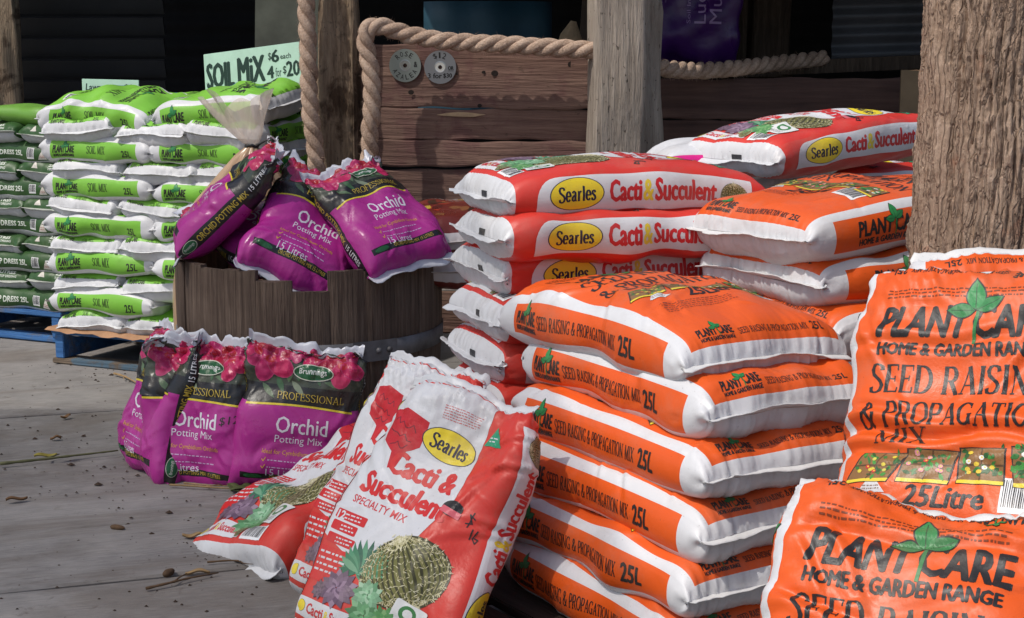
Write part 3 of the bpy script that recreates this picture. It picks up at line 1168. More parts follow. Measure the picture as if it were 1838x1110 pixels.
def red_kind():
    k = BagKind('red', .68, .40, .114, cell=.0064, pl=13, ql=1.9, ny=9, nz=2.0, seam_col=(.62,.625,.64), fin=.020)
    k.film = RED
    P4, L2 = k.P / 4, k.Lu / 2
    k.base = [(-L2, -L2 + .050, -k.P / 2, k.P / 2, WHITE), (L2 - .025, L2, -k.P / 2, k.P / 2, WHITE)]
    rng = random.Random(8)
    F = k.flat
    F.frame(k.front())
    # white field with a slanting right edge
    F.poly([(-.185, L2 - .03), (.095, L2 - .03), (.085, .06), (.045, -.06), (-.03, -.165), (-.185, -.10)], WHITE)
    F.up()
    F.poly([(-.160, .245), (-.115, .255), (-.045, .235), (-.050, .170), (-.075, .150), (-.085, .105), (-.105, .098), (-.112, .140), (-.150, .165)], (.52, .012, .02))
    for (a, b) in (((-.14, .225), (-.07, .205)), ((-.145, .195), (-.075, .180)), ((-.125, .165), (-.08, .158))):
        pts = [(a[0] + (b[0] - a[0]) * t / 7, a[1] + (b[1] - a[1]) * t / 7 + rng.uniform(-.008, .008)) for t in range(8)]
        F.line(pts, .0022, (.12, .01, .02))
    brand_oval(F, .015, .195, .066, .038, -.15)
    F.text('Cacti &', -.100, .085, .070, .142, (.60, .02, .02), .012, fat=.0028, rot=-.06)
    F.text('Succulent', -.145, .018, .085, .074, (.60, .02, .02), .012, fat=.0028, rot=-.07)
    F.text('SPECIALTY MIX', -.150, -.012, .000, .008, (.60, .02, .03), .01, rot=-.08)
    F.scribble(-.02, .255, .075, .290, .0035, (.55, .12, .12), rng)
    for i, (yy, wd) in enumerate(((-.045, .088), (-.074, .072), (-.106, .080))):
        F.rrect(-.172, yy - .012, -.172 + wd, yy + .012, .004, (.58, .02, .02), -.06)
        F.up()
        F.scribble(-.148, yy - .008, -.172 + wd - .006, yy + .008, .0055, WHITE, rng)
        F.layer -= 1
    F.up()
    F.text('12', -.168, -.056, -.148, -.034, WHITE, .03)
    F.layer -= 1
    F.rect(-.186, -.215, -.070, -.128, (.62, .02, .016))
    F.up()
    F.scribble(-.175, -.205, -.085, -.137, .008, WHITE, rng, gap=1.9)
    F.layer -= 1
    barrel_cactus(F, .052, -.128, .098, rng, .55)
    F.up()
    for i in range(15):
        a = R(10 + 160 * i / 14)
        F.leaf(-.045, -.165, .085 * (.75 + .25 * math.sin(a)), .016, a, rng.choice([(.05, .20, .10), (.09, .28, .15), (.03, .12, .07), (.16, .34, .20)]))
    for i in range(12):
        a = R(-20 + 220 * i / 11)
        F.leaf(-.050, -.168, .050, .015, a, rng.choice([(.07, .24, .13), (.14, .36, .22), (.04, .15, .08)]))
    F.up()
    rosette(F, -.075, -.215, .046, [(.20, .13, .18), (.30, .20, .27), (.13, .075, .12)], rng, 13)
    rosette(F, -.120, -.232, .024, [(.18, .11, .15), (.10, .06, .09)], rng, 10)
    rosette(F, -.002, -.205, .036, [(.22, .42, .24), (.34, .52, .34), (.12, .28, .14)], rng, 10)
    rosette(F, .004, -.252, .040, [(.13, .32, .14), (.22, .42, .22), (.08, .2, .08)], rng, 10)
    rosette(F, .050, -.248, .034, [(.10, .28, .09), (.20, .38, .15)], rng, 9)
    F.up().up().up()
    F.rrect(.058, -.258, .128, -.190, .005, (.72, .72, .70), -.2)
    F.up()
    F.ellipse(.092, -.214, .019, .019, (.05, .2, .06), 18)
    F.scribble(.068, -.252, .115, -.236, .003, (.1, .1, .1), rng)
    F.up()
    F.ellipse(.092, -.214, .011, .011, (.7, .7, .68), 14)
    F.layer -= 6
    # label panel at the foot, barcode, triangle, scrawl
    F.rrect(-.185, -L2 + .064, .030, -L2 + .110, .006, WHITE)
    F.up()
    brand_oval(F, -.162, -L2 + .087, .017, .014, 0, False)
    F.text('Cacti', -.138, -L2 + .076, -.085, -L2 + .100, (.55, .02, .03), .03)
    F.text('&', -.082, -L2 + .076, -.070, -L2 + .098, YEL, .02)
    F.text('Succulent', -.068, -L2 + .076, .002, -L2 + .100, (.55, .02, .03), .03)
    barrel_cactus(F, .018, -L2 + .086, .020, rng, 1.57)
    F.layer -= 1
    F.barcode(.045, -L2 + .060, .125, -L2 + .100, rng)
    F.poly([(.094, .225), (.150, .225), (.122, .278)], (.02, .28, .14))
    F.up()
    F.scribble(.108, .230, .138, .250, .005, WHITE, rng)
    F.layer -= 1
    F.line([(.145, .045), (.132, .053), (.141, .034), (.128, .030)], .0028, INK)
    F.line([(.139, .060), (.134, .022)], .0024, INK)
    F.line([(.148, .022), (.147, -.002)], .003, INK)
    F.line([(.160, .022), (.153, .002), (.163, -.008), (.168, .003), (.157, .004)], .003, INK)
    F.ellipse(.090, .052, .024, .020, INK, 18)
    F.up()
    F.rect(.066, .034, .114, .050, (.65, .12, .15), -.2)
    F.layer -= 1
    # long sides: white name panel
    for fr in (k.side_n(), k.side_p()):
        F.frame(fr)
        F.rrect(-.268, -.038, .292, .041, .045, WHITE, corners='b')
        F.up()
        brand_oval(F, -.170, .003, .066, .033)
        F.text('Cacti', -.086, -.019, -.004, .028, (.56, .018, .022), .012, fat=.0017)
        F.text('&', .001, -.019, .026, .026, YEL, .012, fat=.001)
        F.text('Succulent', .031, -.019, .196, .028, (.56, .018, .022), .012, fat=.0017)
        barrel_cactus(F, .245, -.004, .037, rng, 0)
        F.layer -= 1
    # ends: small dark mark beside the seam
    F.frame(k.end_lo())
    F.rect(.012, .001, .050, .015, (.03, .03, .035))
    return k.finish()


def orchid_kind(price=False):
    k = BagKind('orchid', .47, .345, .135, cell=.0066, pl=5, ql=2.0, ny=5.5, nz=2.1, mat=M_GLOSS, seam_col=(.60, .61, .66), fin=.030, crease=130, pleat=.006, settle=.55, amp=.004)
    k.film = MAG
    P4, L2 = k.P / 4, k.Lu / 2
    PINK, BLK = (.52, .018, .10), (.012, .011, .012)
    k.base = [(.045, .105, -P4 - .03, P4 + .03, BLK), (.105, L2, -k.P / 2, k.P / 2, (.05, .06, .04)),
              (.045, .105, -k.P / 2, -P4 - .03, BLK), (.045, .105, P4 + .03, k.P / 2, BLK),
              (L2 - .022, L2, -k.P / 2, k.P / 2, (.60, .61, .66)),
              (-L2 + .07, -L2 + .092, -.14, .14, BLK),
              (-L2 + .02, L2 - .03, -P4 - .021, -P4 + .021, BLK), (-L2 + .02, L2 - .03, P4 - .021, P4 + .021, BLK)]
    rng = random.Random(5)
    F = k.flat
    # the yellow line, all round
    for fr in (k.front(), k.back()):
        F.frame(fr)
        pts = [(-.150 + .30 * i / 16, .037 + .010 * math.cos((i / 8 - 1) * 1.5)) for i in range(17)]
        F.many([[(a[0], a[1]), (b[0], b[1]), (b[0], .0455), (a[0], .0455)] for a, b in zip(pts, pts[1:])], BLK)
        F.up()
        F.line(pts, .0062, YEL)
        F.layer -= 1
        # orchid flowers over dark leaves
        for _ in range(22):
            F.leaf(rng.uniform(-.15, .15), rng.uniform(.105, .19), .06, .018, rng.uniform(0, 6.28), rng.choice([(.05, .12, .05), (.10, .16, .08), (.02, .04, .02), (.2, .24, .16)]))
        F.up()
        for (cx, cy, s_) in ((-.095, .182, .072), (.035, .205, .050), (.110, .180, .066), (-.03, .215, .040), (-.15, .215, .034)):
            F.up()
            a0 = rng.uniform(0, 1.2)
            for i in range(5):
                a = a0 + 6.283 * i / 5
                x, y = cx + s_ * .52 * math.cos(a), cy + s_ * .46 * math.sin(a)
                F.ellipse(x, y, s_ * .60, s_ * .43, (.50, .06, .16), 16, a)
                F.ellipse(x, y, s_ * .565, s_ * .395, rng.choice([PINK, (.36, .010, .04), (.46, .02, .12), (.40, .014, .025)]), 16, a)
            F.ellipse(cx, cy, s_ * .22, s_ * .18, (.5, .02, .03), 10)
        F.layer = 0
    F.frame(k.front())
    F.layer = 9
    F.text('PROFESSIONAL', -.062, .062, .122, .085, GOLD, serif=True, thick=.10, thin=.06)
    F.ellipse(.030, .150, .058, .025, (.6, .6, .5), 26)
    F.up()
    F.ellipse(.030, .150, .055, .022, (.015, .10, .035), 26)
    F.up()
    F.text('Brunnings', -.008, .140, .068, .162, (.68, .7, .66), .012)
    F.layer = 0
    if price:
        F.text('$12', .095, -.022, .148, .006, INK, .0, rot=.2, slant=.3)
    F.text('Orchid', -.055, -.040, .085, .010, (.76, .72, .78), .0, fat=.0007)
    F.text('Potting Mix', -.055, -.078, .075, -.048, (.76, .70, .78), -.002)
    F.text('Ideal for Cymbidium Orchids', -.085, -.112, .092, -.094, (.72, .36, .03), .0)
    for i in range(2):
        F.scribble(-.068, -.138 - .022 * i, .085, -.124 - .022 * i, .0055, (.62, .40, .62), rng)
        F.line([(-.083, -.126 - .022 * i), (-.079, -.132 - .022 * i), (-.073, -.120 - .022 * i)], .0022, (.7, .4, .05))
    F.text('15 Litres', -.070, -.180, .028, -.156, (.74, .66, .76), .0)
    F.text('ORCHID POTTING MIX 15 LITRES', -.060, -L2 + .075, .10, -L2 + .087, GOLD, .0)
    F.ellipse(-.105, -L2 + .081, .026, .008, (.02, .12, .04), 16)
    # black side bands, read from foot to top
    for fr in (k.side_n(), k.side_p()):
        F.frame(fr)
        F.ellipse(-.185, 0, .032, .0185, (.62, .6, .5), 22)
        F.up()
        F.ellipse(-.185, 0, .030, .0168, (.015, .11, .04), 22)
        F.up()
        F.text('Brunnings', -.207, -.006, -.163, .007, (.6, .65, .55), .01)
        F.layer -= 2
        F.text('ORCHID POTTING MIX', -.145, -.011, .080, .011, GOLD, .012)
        F.text('15 LITRES', .092, -.010, .180, .010, (.75, .75, .75), .008)
    return k.finish()


def soil_kind():
    k = BagKind('soil', .545, .36, .104, cell=.0105, pl=15, ql=1.9, ny=8, nz=2.0, mat=M_FAR, seam_col=(.64,.645,.655), fin=.014, amp=.0035, crease=44, pleat=.009)
    k.film = WHITE
    P4, L2 = k.P / 4, k.Lu / 2
    k.base = [(-L2 + .034, L2 - .034, -.146, .146, LIME),
              (-.215, .220, -P4 - .037, -P4 + .034, LIME), (-.220, .215, P4 - .034, P4 + .037, LIME)]
    rng = random.Random(11)
    F = k.flat
    for fr in (k.side_n(), k.side_p()):
        F.frame(fr)
        care_logo(F, -.200, -.030, -.094, .014)
        F.text('SOIL MIX', -.030, -.016, .066, .016, INK, serif=True, thick=.15, thin=.07)
        F.text('25L', .145, -.026, .190, .004, INK, .022)
    for fr in (k.end_lo(), k.end_hi()):
        F.frame(fr)
        care_logo(F, -.135, .032, -.065, .048, False, False)
        F.text('SOIL MIX', -.025, .033, .035, .047, (.04, .12, .01), serif=True)
        F.text('25L', .09, .033, .12, .047, (.04, .12, .01), .03)
    F.frame(k.front())
    care_logo(F, -.125, .10, .125, .165)
    F.text('SOIL MIX', -.10, .03, .10, .07, INK, serif=True)
    F.text('25Litre', -.05, -.15, .06, -.12, INK, .018)
    F.ellipse(-.09, -.05, .05, .022, (.05, .2, .5), 16)
    F.barcode(.08, -.17, .13, -.12, rng)
    return k.finish()


def turf_kind():
    k = BagKind('turf', .545, .36, .104, cell=.013, pl=9, ql=1.9, ny=8, nz=2.0, mat=M_FAR, seam_col=(.42, .44, .40), fin=.014, amp=.0035, crease=34, pleat=.009)
    k.film = DKGREEN
    P4, L2 = k.P / 4, k.Lu / 2
    GREY = (.50, .51, .53)
    k.base = [(-L2, L2, -k.P / 2, -P4 - .032, GREY), (-L2, L2, P4 + .032, k.P / 2, GREY),
              (-L2, -L2 + .006, -k.P / 2, k.P / 2, GREY), (L2 - .006, L2, -k.P / 2, k.P / 2, GREY)]
    rng = random.Random(12)
    F = k.flat
    for fr in (k.side_n(), k.side_p()):
        F.frame(fr)
        F.text('TURF TOP DRESS 25L', -.20, -.012, .085, .012, (.66, .70, .62), .03)
        F.barcode(.112, -.022, .150, .024, rng)
        F.poly([(.170, -.026), (.215, -.026), (.192, .018)], (.62, .58, .52))
        F.up()
        F.scribble(.178, -.022, .207, -.006, .004, (.4, .1, .08), rng)
        F.layer -= 1
    for fr in (k.end_lo(), k.end_hi()):
        F.frame(fr)
        F.text('25LITRES', -.02, .030, .10, .046, (.66, .70, .62), .03)
        F.text('TURF TOP DRESSING', -.02, .013, .11, .024, (.60, .64, .56), .03)
        F.poly([(-.110, .014), (-.072, .014), (-.091, .046)], (.62, .58, .52))
    return k.finish()


def turf_light_kind():
    k = BagKind('turflight', .555, .36, .098, cell=.013, pl=5, ql=2.0, ny=6, nz=2.0, mat=M_FAR, seam_col=(.5, .55, .4), fin=.014, amp=.0035, crease=34)
    k.film = (.14, .32, .045)
    F = k.flat
    F.frame(k.side_n())
    F.ellipse(.075, .006, .030, .020, (.75, .22, .02), 16)
    F.text('TURF', .150, -.012, .230, .014, (.72, .74, .7), .04)
    F.frame(k.front())
    F.text('TURF', -.12, .05, .12, .12, (.72, .74, .7), .04)
    return k.finish()


def brown_kind():
    k = BagKind('brown', .56, .40, .13, cell=.010, mat=M_GLOSS, seam_col=(.6, .55, .53), crease=34)
    k.film = (.16, .022, .014)
    L2 = k.Lu / 2
    rng = random.Random(14)
    k.base = [(-L2 + .0, -L2 + .03, -k.P / 2, k.P / 2, (.6, .56, .55)), (L2 - .06, L2, -.2, .2, (.03, .03, .025))]
    F = k.flat
    F.frame(k.front())
    for i in range(40):
        F.leaf(rng.uniform(-.18, .18), rng.uniform(-.2, -.05), .05, .03, rng.uniform(0, 6.28), rng.choice([(.35, .04, .02), (.10, .015, .01), (.25, .09, .03), (.05, .02, .01)]))
    F.up()
    F.text('POTTING', -.15, .13, .15, .19, (.65, .63, .6), .03)
    F.rect(-.16, .085, .16, .105, (.55, .36, .03))
    F.scribble(-.15, .0, .15, .06, .009, (.5, .35, .3), rng)
    F.rrect(-.16, -.13, -.03, -.09, .01, (.6, .42, .05))
    return k.finish()


def pink_kind():
    k = BagKind('pink', .52, .36, .10, cell=.013, seam_col=(.74, .74, .75))
    k.film = WHITE
    P4 = k.P / 4
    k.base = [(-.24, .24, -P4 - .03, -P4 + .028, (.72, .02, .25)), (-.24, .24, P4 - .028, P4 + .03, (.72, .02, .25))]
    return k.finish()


def mulch_kind():
    k = BagKind('mulch', .75, .42, .30, cell=.016, pl=9, ql=2, ny=7, nz=7, mat=M_GLOSS, seam_col=(.07, .012, .16), crease=60, amp=.005, pleat=.006)
    k.film = (.065, .012, .15)
    rng = random.Random(16)
    F = k.flat
    # the words run up the bag
    F.frame(lambda x, y: (x, y))
    F.text('Soil Improving', -.19, .012, .06, .034, (.36, .22, .50))
    F.text('Lucerne', -.19, -.050, .12, .000, (.44, .30, .58))
    F.text('Mulch', -.19, -.120, .04, -.066, (.44, .30, .58))
    F.scribble(-.10, .12, .16, .18, .009, (.20, .12, .32), rng)
    return k.finish()
# ------------------------------------------------------------------ setting: ground, deck, shed
M_DECK = None


def deck_mat():
    m, nt, p = new_mat('weathered_deck')
    v = obj_coords(nt, (.10, 1, 1), False)
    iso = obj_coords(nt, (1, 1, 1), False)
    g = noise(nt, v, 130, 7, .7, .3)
    big = noise(nt, iso, 1.1, 5, .6, .4)
    mid = noise(nt, iso, 6.5, 5, .65, .2)
    f = mul_add(nt, g, .42, mul_add(nt, big, .48, mul_add(nt, mid, .34, -.12)))
    c = ramp(nt, f, [(.32, lin(102, 98, 96)), (.50, lin(134, 130, 127)), (.66, lin(154, 149, 144)), (.82, lin(180, 173, 163))]).outputs[0]
    dirt = ramp(nt, noise(nt, iso, 9, 7, .75, .4), [(.60, 0.0), (.70, 1.0)])
    c = mix(nt, c, lin(70, 56, 45), mul_add(nt, dirt.outputs[0], .55))
    stn = ramp(nt, noise(nt, obj_coords(nt, (.35, 1, 1), False), 2.3, 6, .7, .8), [(.48, 0.0), (.62, 1.0)])
    c = mix(nt, c, lin(92, 80, 68), mul_add(nt, stn.outputs[0], .45))
    scr = ramp(nt, noise(nt, obj_coords(nt, (.03, 1, 1), False), 150, 2, .5), [(.66, 0.0), (.74, 1.0)])
    c = mix(nt, c, lin(160, 154, 146), mul_add(nt, scr.outputs[0], .35))
    sp = ramp(nt, noise(nt, iso, 60, 3, .6), [(.70, 0.0), (.74, 1.0)])
    c = mix(nt, c, lin(45, 36, 30), mul_add(nt, sp.outputs[0], .7))
    ck = ramp(nt, noise(nt, v, 9, 5, .7, 1.2, 'RIDGED_MULTIFRACTAL'), [(.90, 0.0), (1.0, 1.0)])
    c = mix(nt, c, lin(60, 50, 44), mul_add(nt, ck.outputs[0], .45))
    nt.links.new(c, p.inputs['Base Color'])
    p.inputs['Roughness'].default_value = .8
    p.inputs['Specular IOR Level'].default_value = .3
    bump(nt, p, mul_add(nt, g, .9, mul_add(nt, ck.outputs[0], -.5, mul_add(nt, mid, .5))), .4, .012)
    return m


M_DECK = deck_mat()
M_SOIL = plain_mat('bare_soil', lin(84, 70, 58), .95, .4, 6, .2, .6)
mb = MB()
mb.add([(-60, -40, -.09), (60, -40, -.09), (60, 80, -.09), (-60, 80, -.09)], [(0, 1, 2, 3)])
tag(mb.build('ground', M_SOIL), kind='structure')

# deck of wide grey boards running right and away
DA = R(17.5)
dd = Vector((math.cos(DA), math.sin(DA), 0))
dn = Vector((-math.sin(DA), math.cos(DA), 0))
mb = MB()
edges = [-.6, .1, .75, 1.35, 1.9, 2.45, 2.95] + [PZ(0, y, 0).dot(dn) for y in (1064, 961, 836, 750, 702)]
e = sorted(edges)
while e[-1] < 11:
    e.append(e[-1] + .48)
rg = random.Random(2)
for a, b in zip(e, e[1:]):
    off = rg.uniform(-1.5, 1.5)
    t0 = -7 + off
    for ln in (4.6, 5.2, 6.0):
        n = 14
        vs, fs = [], []
        dz = rg.uniform(-.005, .003)
        g0 = .0065
        for i in range(n + 1):
            t = t0 + (ln - .006) * i / n
            wa, wb = a + g0 + rg.uniform(-.0035, .0035), b - g0 + rg.uniform(-.0035, .0035)
            for (w, z) in ((wa, -.06), (wa, -.006), (wa + .006, 0), (wb - .006, 0), (wb, -.006), (wb, -.06)):
                q = dd * t + dn * w
                vs.append((q.x, q.y, z + dz + rg.uniform(-.0008, .0008)))
        for i in range(n):
            for k in range(5):
                o_ = i * 6 + k
                fs.append((o_, o_ + 6, o_ + 7, o_ + 1))
        fs.append((0, 1, 2, 3, 4, 5))
        fs.append(tuple(n * 6 + k for k in (5, 4, 3, 2, 1, 0)))
        mb.add(vs, fs)
        t0 += ln
deck = mb.build('deck', M_DECK)
deck.data.transform(Matrix.Rotation(-DA, 4, 'Z'))
deck.rotation_euler.z = DA
tag(deck, kind='structure')

# the shed: inside shade put into near-black wall colours
M_DARK = plain_mat('shade_dark_iron', (.010, .010, .011), .7, .3, 5, .15)
M_ROOF = plain_mat('roof_iron', (.05, .05, .052), .5, .2, 4, .3)
mb = MB()


def corrugated(mb, p0, ex, ez, n, amp, pitch, m=0, col=(1, 1, 1)):
    """sheet whose ridges run along ex; ez is the across direction"""
    ex, ez, p0 = Vector(ex), Vector(ez), Vector(p0)
    nrm = ex.cross(ez).normalized()
    k = int(ez.length / pitch * 8)
    vs = []
    for i in range(k + 1):
        q = p0 + ez * (i / k) + nrm * amp * math.sin(2 * math.pi * i / 8)
        vs += [q, q + ex]
    mb.add(vs, [(2 * i, 2 * i + 1, 2 * i + 3, 2 * i + 2) for i in range(k)], m, col)


corrugated(mb, (-.70, 5.66, 1.95), (0, 4.3, .9), (1.25, 0, 0), 0, .012, .08)
corrugated(mb, (.48, 5.40, 1.92), (0, 4.56, .93), (6.3, 0, 0), 0, .012, .08)
corrugated(mb, (-7.5, 7.55, 2.75), (0, 2.4, .3), (6.8, 0, 0), 0, .012, .08)
roof = mb.build('roof', M_ROOF, smooth=True)
tag(roof, kind='structure')
mb = MB()
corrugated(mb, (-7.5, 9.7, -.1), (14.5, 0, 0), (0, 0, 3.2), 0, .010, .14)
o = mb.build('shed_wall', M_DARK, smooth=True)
tag(o, 'corrugated iron wall coloured black for shade at the back of the open shed', 'wall')
mb = MB()
mb.box((6.0, 7.5, 1.5), (.05, 4.4, 3.2))
o = mb.build('shed_wall', M_DARK)
tag(o, 'side wall coloured dark for shade closing the shed beyond the bark covered post', 'wall')

# unseen cloth added above the frame to half-shade the yard and barrel
m_, nt_, p_ = new_mat('added_cloth')
p_.inputs['Base Color'].default_value = (.12, .12, .11, 1)
p_.inputs['Alpha'].default_value = .45
p_.inputs['Roughness'].default_value = .9
mb = MB()
n = 20
vs = []
for i in range(n + 1):
    for k in range(n + 1):
        u, v = i / n, k / n
        vs.append((-5.2 + 4.1 * u, 1.5 + 2.8 * v, 2.8 - .16 * math.sin(math.pi * u) * math.sin(math.pi * v)))
mb.add(vs, [(i * (n + 1) + k, (i + 1) * (n + 1) + k, (i + 1) * (n + 1) + k + 1, i * (n + 1) + k + 1) for i in range(n) for k in range(n)])
tag(mb.build('added_shade_cloth', m_, smooth=True), kind='structure')

# ------------------------------------------------------------------ timber
M_GREYPOST = wood_mat('grey_hardwood', [(.25, lin(112, 102, 92)), (.45, lin(162, 149, 135)), (.62, lin(188, 175, 160)), (.8, lin(214, 203, 188))], 'z', 70, .045, .55, .9, pits=.8)
M_OLDPOST = wood_mat('old_hardwood', [(.25, lin(84, 66, 52)), (.45, lin(144, 123, 101)), (.62, lin(176, 154, 128)), (.8, lin(206, 186, 158))], 'z', 60, .07, .7, 1.0, patch=lin(62, 43, 30), pits=.7)
M_DARKPOST = wood_mat('shaded_hardwood', [(.25, lin(44, 37, 32)), (.5, lin(80, 68, 58)), (.8, lin(120, 104, 90))], 'z', 60, .06, .6, .8)  # darker hardwood for inside the shed, shade put into its colours
M_PLANK = wood_mat('red_brown_plank', [(.25, lin(76, 55, 50)), (.45, lin(108, 83, 74)), (.62, lin(132, 105, 92)), (.82, lin(166, 140, 120))], 'x', 30, .06, .25, .5, patch=lin(104, 74, 70), pits=.4)
M_DIMPLANK = wood_mat('dim_plank', [(.25, lin(48, 36, 33)), (.5, lin(84, 64, 58)), (.8, lin(116, 92, 82))], 'x', 24, .05, .5, .5)  # darker version of the planks, roof shade put into the colour
M_STAVE = wood_mat('barrel_stave', [(.22, lin(46, 37, 31)), (.45, lin(96, 80, 70)), (.62, lin(124, 106, 93)), (.82, lin(158, 138, 120))], 'z', 75, .04, .6, .8, .9)


def beam(name, base, top, w, d, mat, yaw=0.0, seed=0, rough=.004, chip=0.0, parent=None, nseg=46, ns=9, flip=0):
    """rough sawn post: rounded section, uneven faces, chips out of its edges"""
    rg = np.random.default_rng(seed)
    L = (Vector(top) - Vector(base)).length
    prof = []
    for (ax, sx, sy) in (('x', 1, -1), ('y', 1, 1), ('x', -1, 1), ('y', -1, -1)):
        for i in range(ns):
            t = -1 + 2 * i / ns
            if ax == 'x':
                prof.append((sx * t * sx * 1.0 if False else t * (1 if sy < 0 else -1), sy) if False else ((t if sy < 0 else -t), sy))
            else:
                prof.append((sx, (t if sx > 0 else -t)))
    prof = np.array(prof, dtype=float)
    rad = np.maximum(np.abs(prof[:, 0]), np.abs(prof[:, 1]))
    sup = (np.abs(prof[:, 0]) ** 10 + np.abs(prof[:, 1]) ** 10) ** .1
    prof = prof / sup[:, None]
    P = len(prof)
    zz = np.linspace(0, L, nseg + 1)
    X = prof[None, :, 0] * w / 2 + 0 * zz[:, None]
    Y = prof[None, :, 1] * d / 2 + 0 * zz[:, None]
    Z = zz[:, None] + 0 * X
    dsp = np.zeros_like(X)
    for _ in range(16):
        f = rg.normal(size=3) * [30, 30, 7]
        dsp += rough * rg.uniform(.2, 1) * np.sin(X * f[0] + Y * f[1] + Z * f[2] + rg.uniform(0, 6.28)) * .5
    for _ in range(14):
        f = rg.normal(size=3) * [95, 95, 9]
        dsp += rough * .4 * rg.uniform(.2, 1) * np.sin(X * f[0] + Y * f[1] + Z * f[2] + rg.uniform(0, 6.28))
    for _ in range(int(60 * chip)):
        c = rg.integers(P)
        z0 = rg.uniform(0, L)
        dd_ = np.hypot(X - X[0, c], Y - Y[0, c])
        dsp -= rg.uniform(.004, .016) * np.exp(-(dd_ / rg.uniform(.012, .03)) ** 2) * np.exp(-(np.abs(Z - z0) / rg.uniform(.03, .12)) ** 4)
    n = np.stack([prof[:, 0] ** 9 / 1.0, prof[:, 1] ** 9], -1)
    n /= np.maximum(np.linalg.norm(n, axis=1, keepdims=True), 1e-9)
    X = X + dsp * n[None, :, 0]
    Y = Y + dsp * n[None, :, 1]
    V = np.stack([X, Y, Z], -1).reshape(-1, 3)
    fs = [(i * P + k, i * P + (k + 1) % P, (i + 1) * P + (k + 1) % P, (i + 1) * P + k) for i in range(nseg) for k in range(P)]
    fs += [tuple(range(P - 1, -1, -1)), tuple(nseg * P + k for k in range(P))]
    o = link_mesh(name, V, fs, mat, parent, True)
    q = (Vector(top) - Vector(base)).to_track_quat('Z', 'Y').to_matrix().to_4x4()
    # keep the section square to the world, then turn by yaw
    zax = (Vector(top) - Vector(base)).normalized()
    xax = Vector((math.cos(R(yaw)), math.sin(R(yaw)), 0))
    xax = (xax - zax * xax.dot(zax)).normalized()
    yax = zax.cross(xax)
    M = Matrix((xax, yax, zax)).transposed().to_4x4()
    M.translation = Vector(base)
    o.matrix_world = M
    return o


WY0, WY1 = 5.62, 5.44           # the plank wall's distance at its two ends
wx0, wx1 = PY(640, 200, WY0).x, PY(1075, 200, WY1).x
# left post of the wall
pb, pt = PY(640, 760, 5.52), PY(603, 0, 5.52)
cx = (PY(560, 0, 5.52).x + PY(641, 0, 5.52).x) / 2
o = beam('timber_post', (cx + .015, 5.60, -.05), (cx - .005, 5.60, 2.5), .138, .15, M_OLDPOST, -6, 4, .009, 1.4, nseg=90, ns=12)
tag(o, 'rough split timber post between the two hanging ropes, chunks broken off its face', 'post')
# middle post
cx2 = (PY(1060, 0, 5.3).x + PY(1158, 0, 5.3).x) / 2
o = beam('timber_post', (cx2, 5.33, -.05), (cx2 - .004, 5.33, 2.6), .178, .17, M_GREYPOST, 7, 9, .004, .35, nseg=80, ns=12)
tag(o, 'square grey weathered post standing behind the upper red cactus mix bag', 'post')
# darker post tucked behind it, with a pale broken lower half
a = PY(1138, 100, 5.62)
o = beam('timber_post', (a.x + .012, 5.58, -.05), (a.x - .005, 5.58, 2.6), .16, .13, M_GREYPOST, 20, 12, .008, .9, nseg=70, ns=9)
tag(o, 'narrow splintered post half hidden behind the square grey post', 'post')
# posts inside the shed
a = PY(1375, 60, 7.2)
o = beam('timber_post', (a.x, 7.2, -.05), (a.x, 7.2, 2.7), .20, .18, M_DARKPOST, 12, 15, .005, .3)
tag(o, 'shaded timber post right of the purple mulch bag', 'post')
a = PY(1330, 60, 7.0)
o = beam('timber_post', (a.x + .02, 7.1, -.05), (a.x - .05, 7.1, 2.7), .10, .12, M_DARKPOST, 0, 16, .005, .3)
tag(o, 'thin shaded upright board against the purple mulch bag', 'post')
a = PY(2, 100, 8.0)
o = beam('timber_post', (a.x + .02, 8.0, -.05), (a.x, 8.0, 2.7), .165, .14, M_OLDPOST, 10, 21, .008, .9, nseg=60)
tag(o, 'old cracked post above the light green turf bag', 'post')

# plank wall: boards one above the other, uneven gaps
wd = (Vector((wx1, WY1, 0)) - Vector((wx0, WY0, 0)))
wl = wd.length
wyaw = math.degrees(math.atan2(wd.y, wd.x))


def plank_wall(name, p0, length, yaw, rows, mat, seed, th=.028):
    rg = np.random.default_rng(seed)
    V, F_ = [], []
    nx = 40
    for (z0, z1, dy, tilt) in rows:
        n0 = len(V)
        ph = rg.uniform(0, 6.28, 6)
        for i in range(nx + 1):
            x = length * i / nx
            a = z0 + tilt * x + .003 * math.sin(x * 9 + ph[0]) + .0025 * math.sin(x * 31 + ph[1])
            b = z1 + tilt * x + .003 * math.sin(x * 11 + ph[2]) + .0025 * math.sin(x * 27 + ph[3])
            y = dy + .004 * math.sin(x * 5 + ph[4])
            for (yy, zz) in ((y + th, a), (y, a), (y - .003, a + .006), (y - .004, (a + b) / 2), (y - .003, b - .006), (y, b), (y + th, b)):
                V.append((x, yy, zz))
        for i in range(nx):
            for k in range(7):
                u = n0 + i * 7 + k
                w = n0 + i * 7 + (k + 1) % 7
                F_.append((u, u + 7, w + 7, w))
        F_.append(tuple(n0 + k for k in range(6, -1, -1)))
        F_.append(tuple(n0 + nx * 7 + k for k in range(7)))
    o = link_mesh(name, V, F_, mat, None, False)
    o.location = p0
    o.rotation_euler.z = R(yaw)
    return o


def wz(py, y=5.55):
    return PY(800, py, y).z


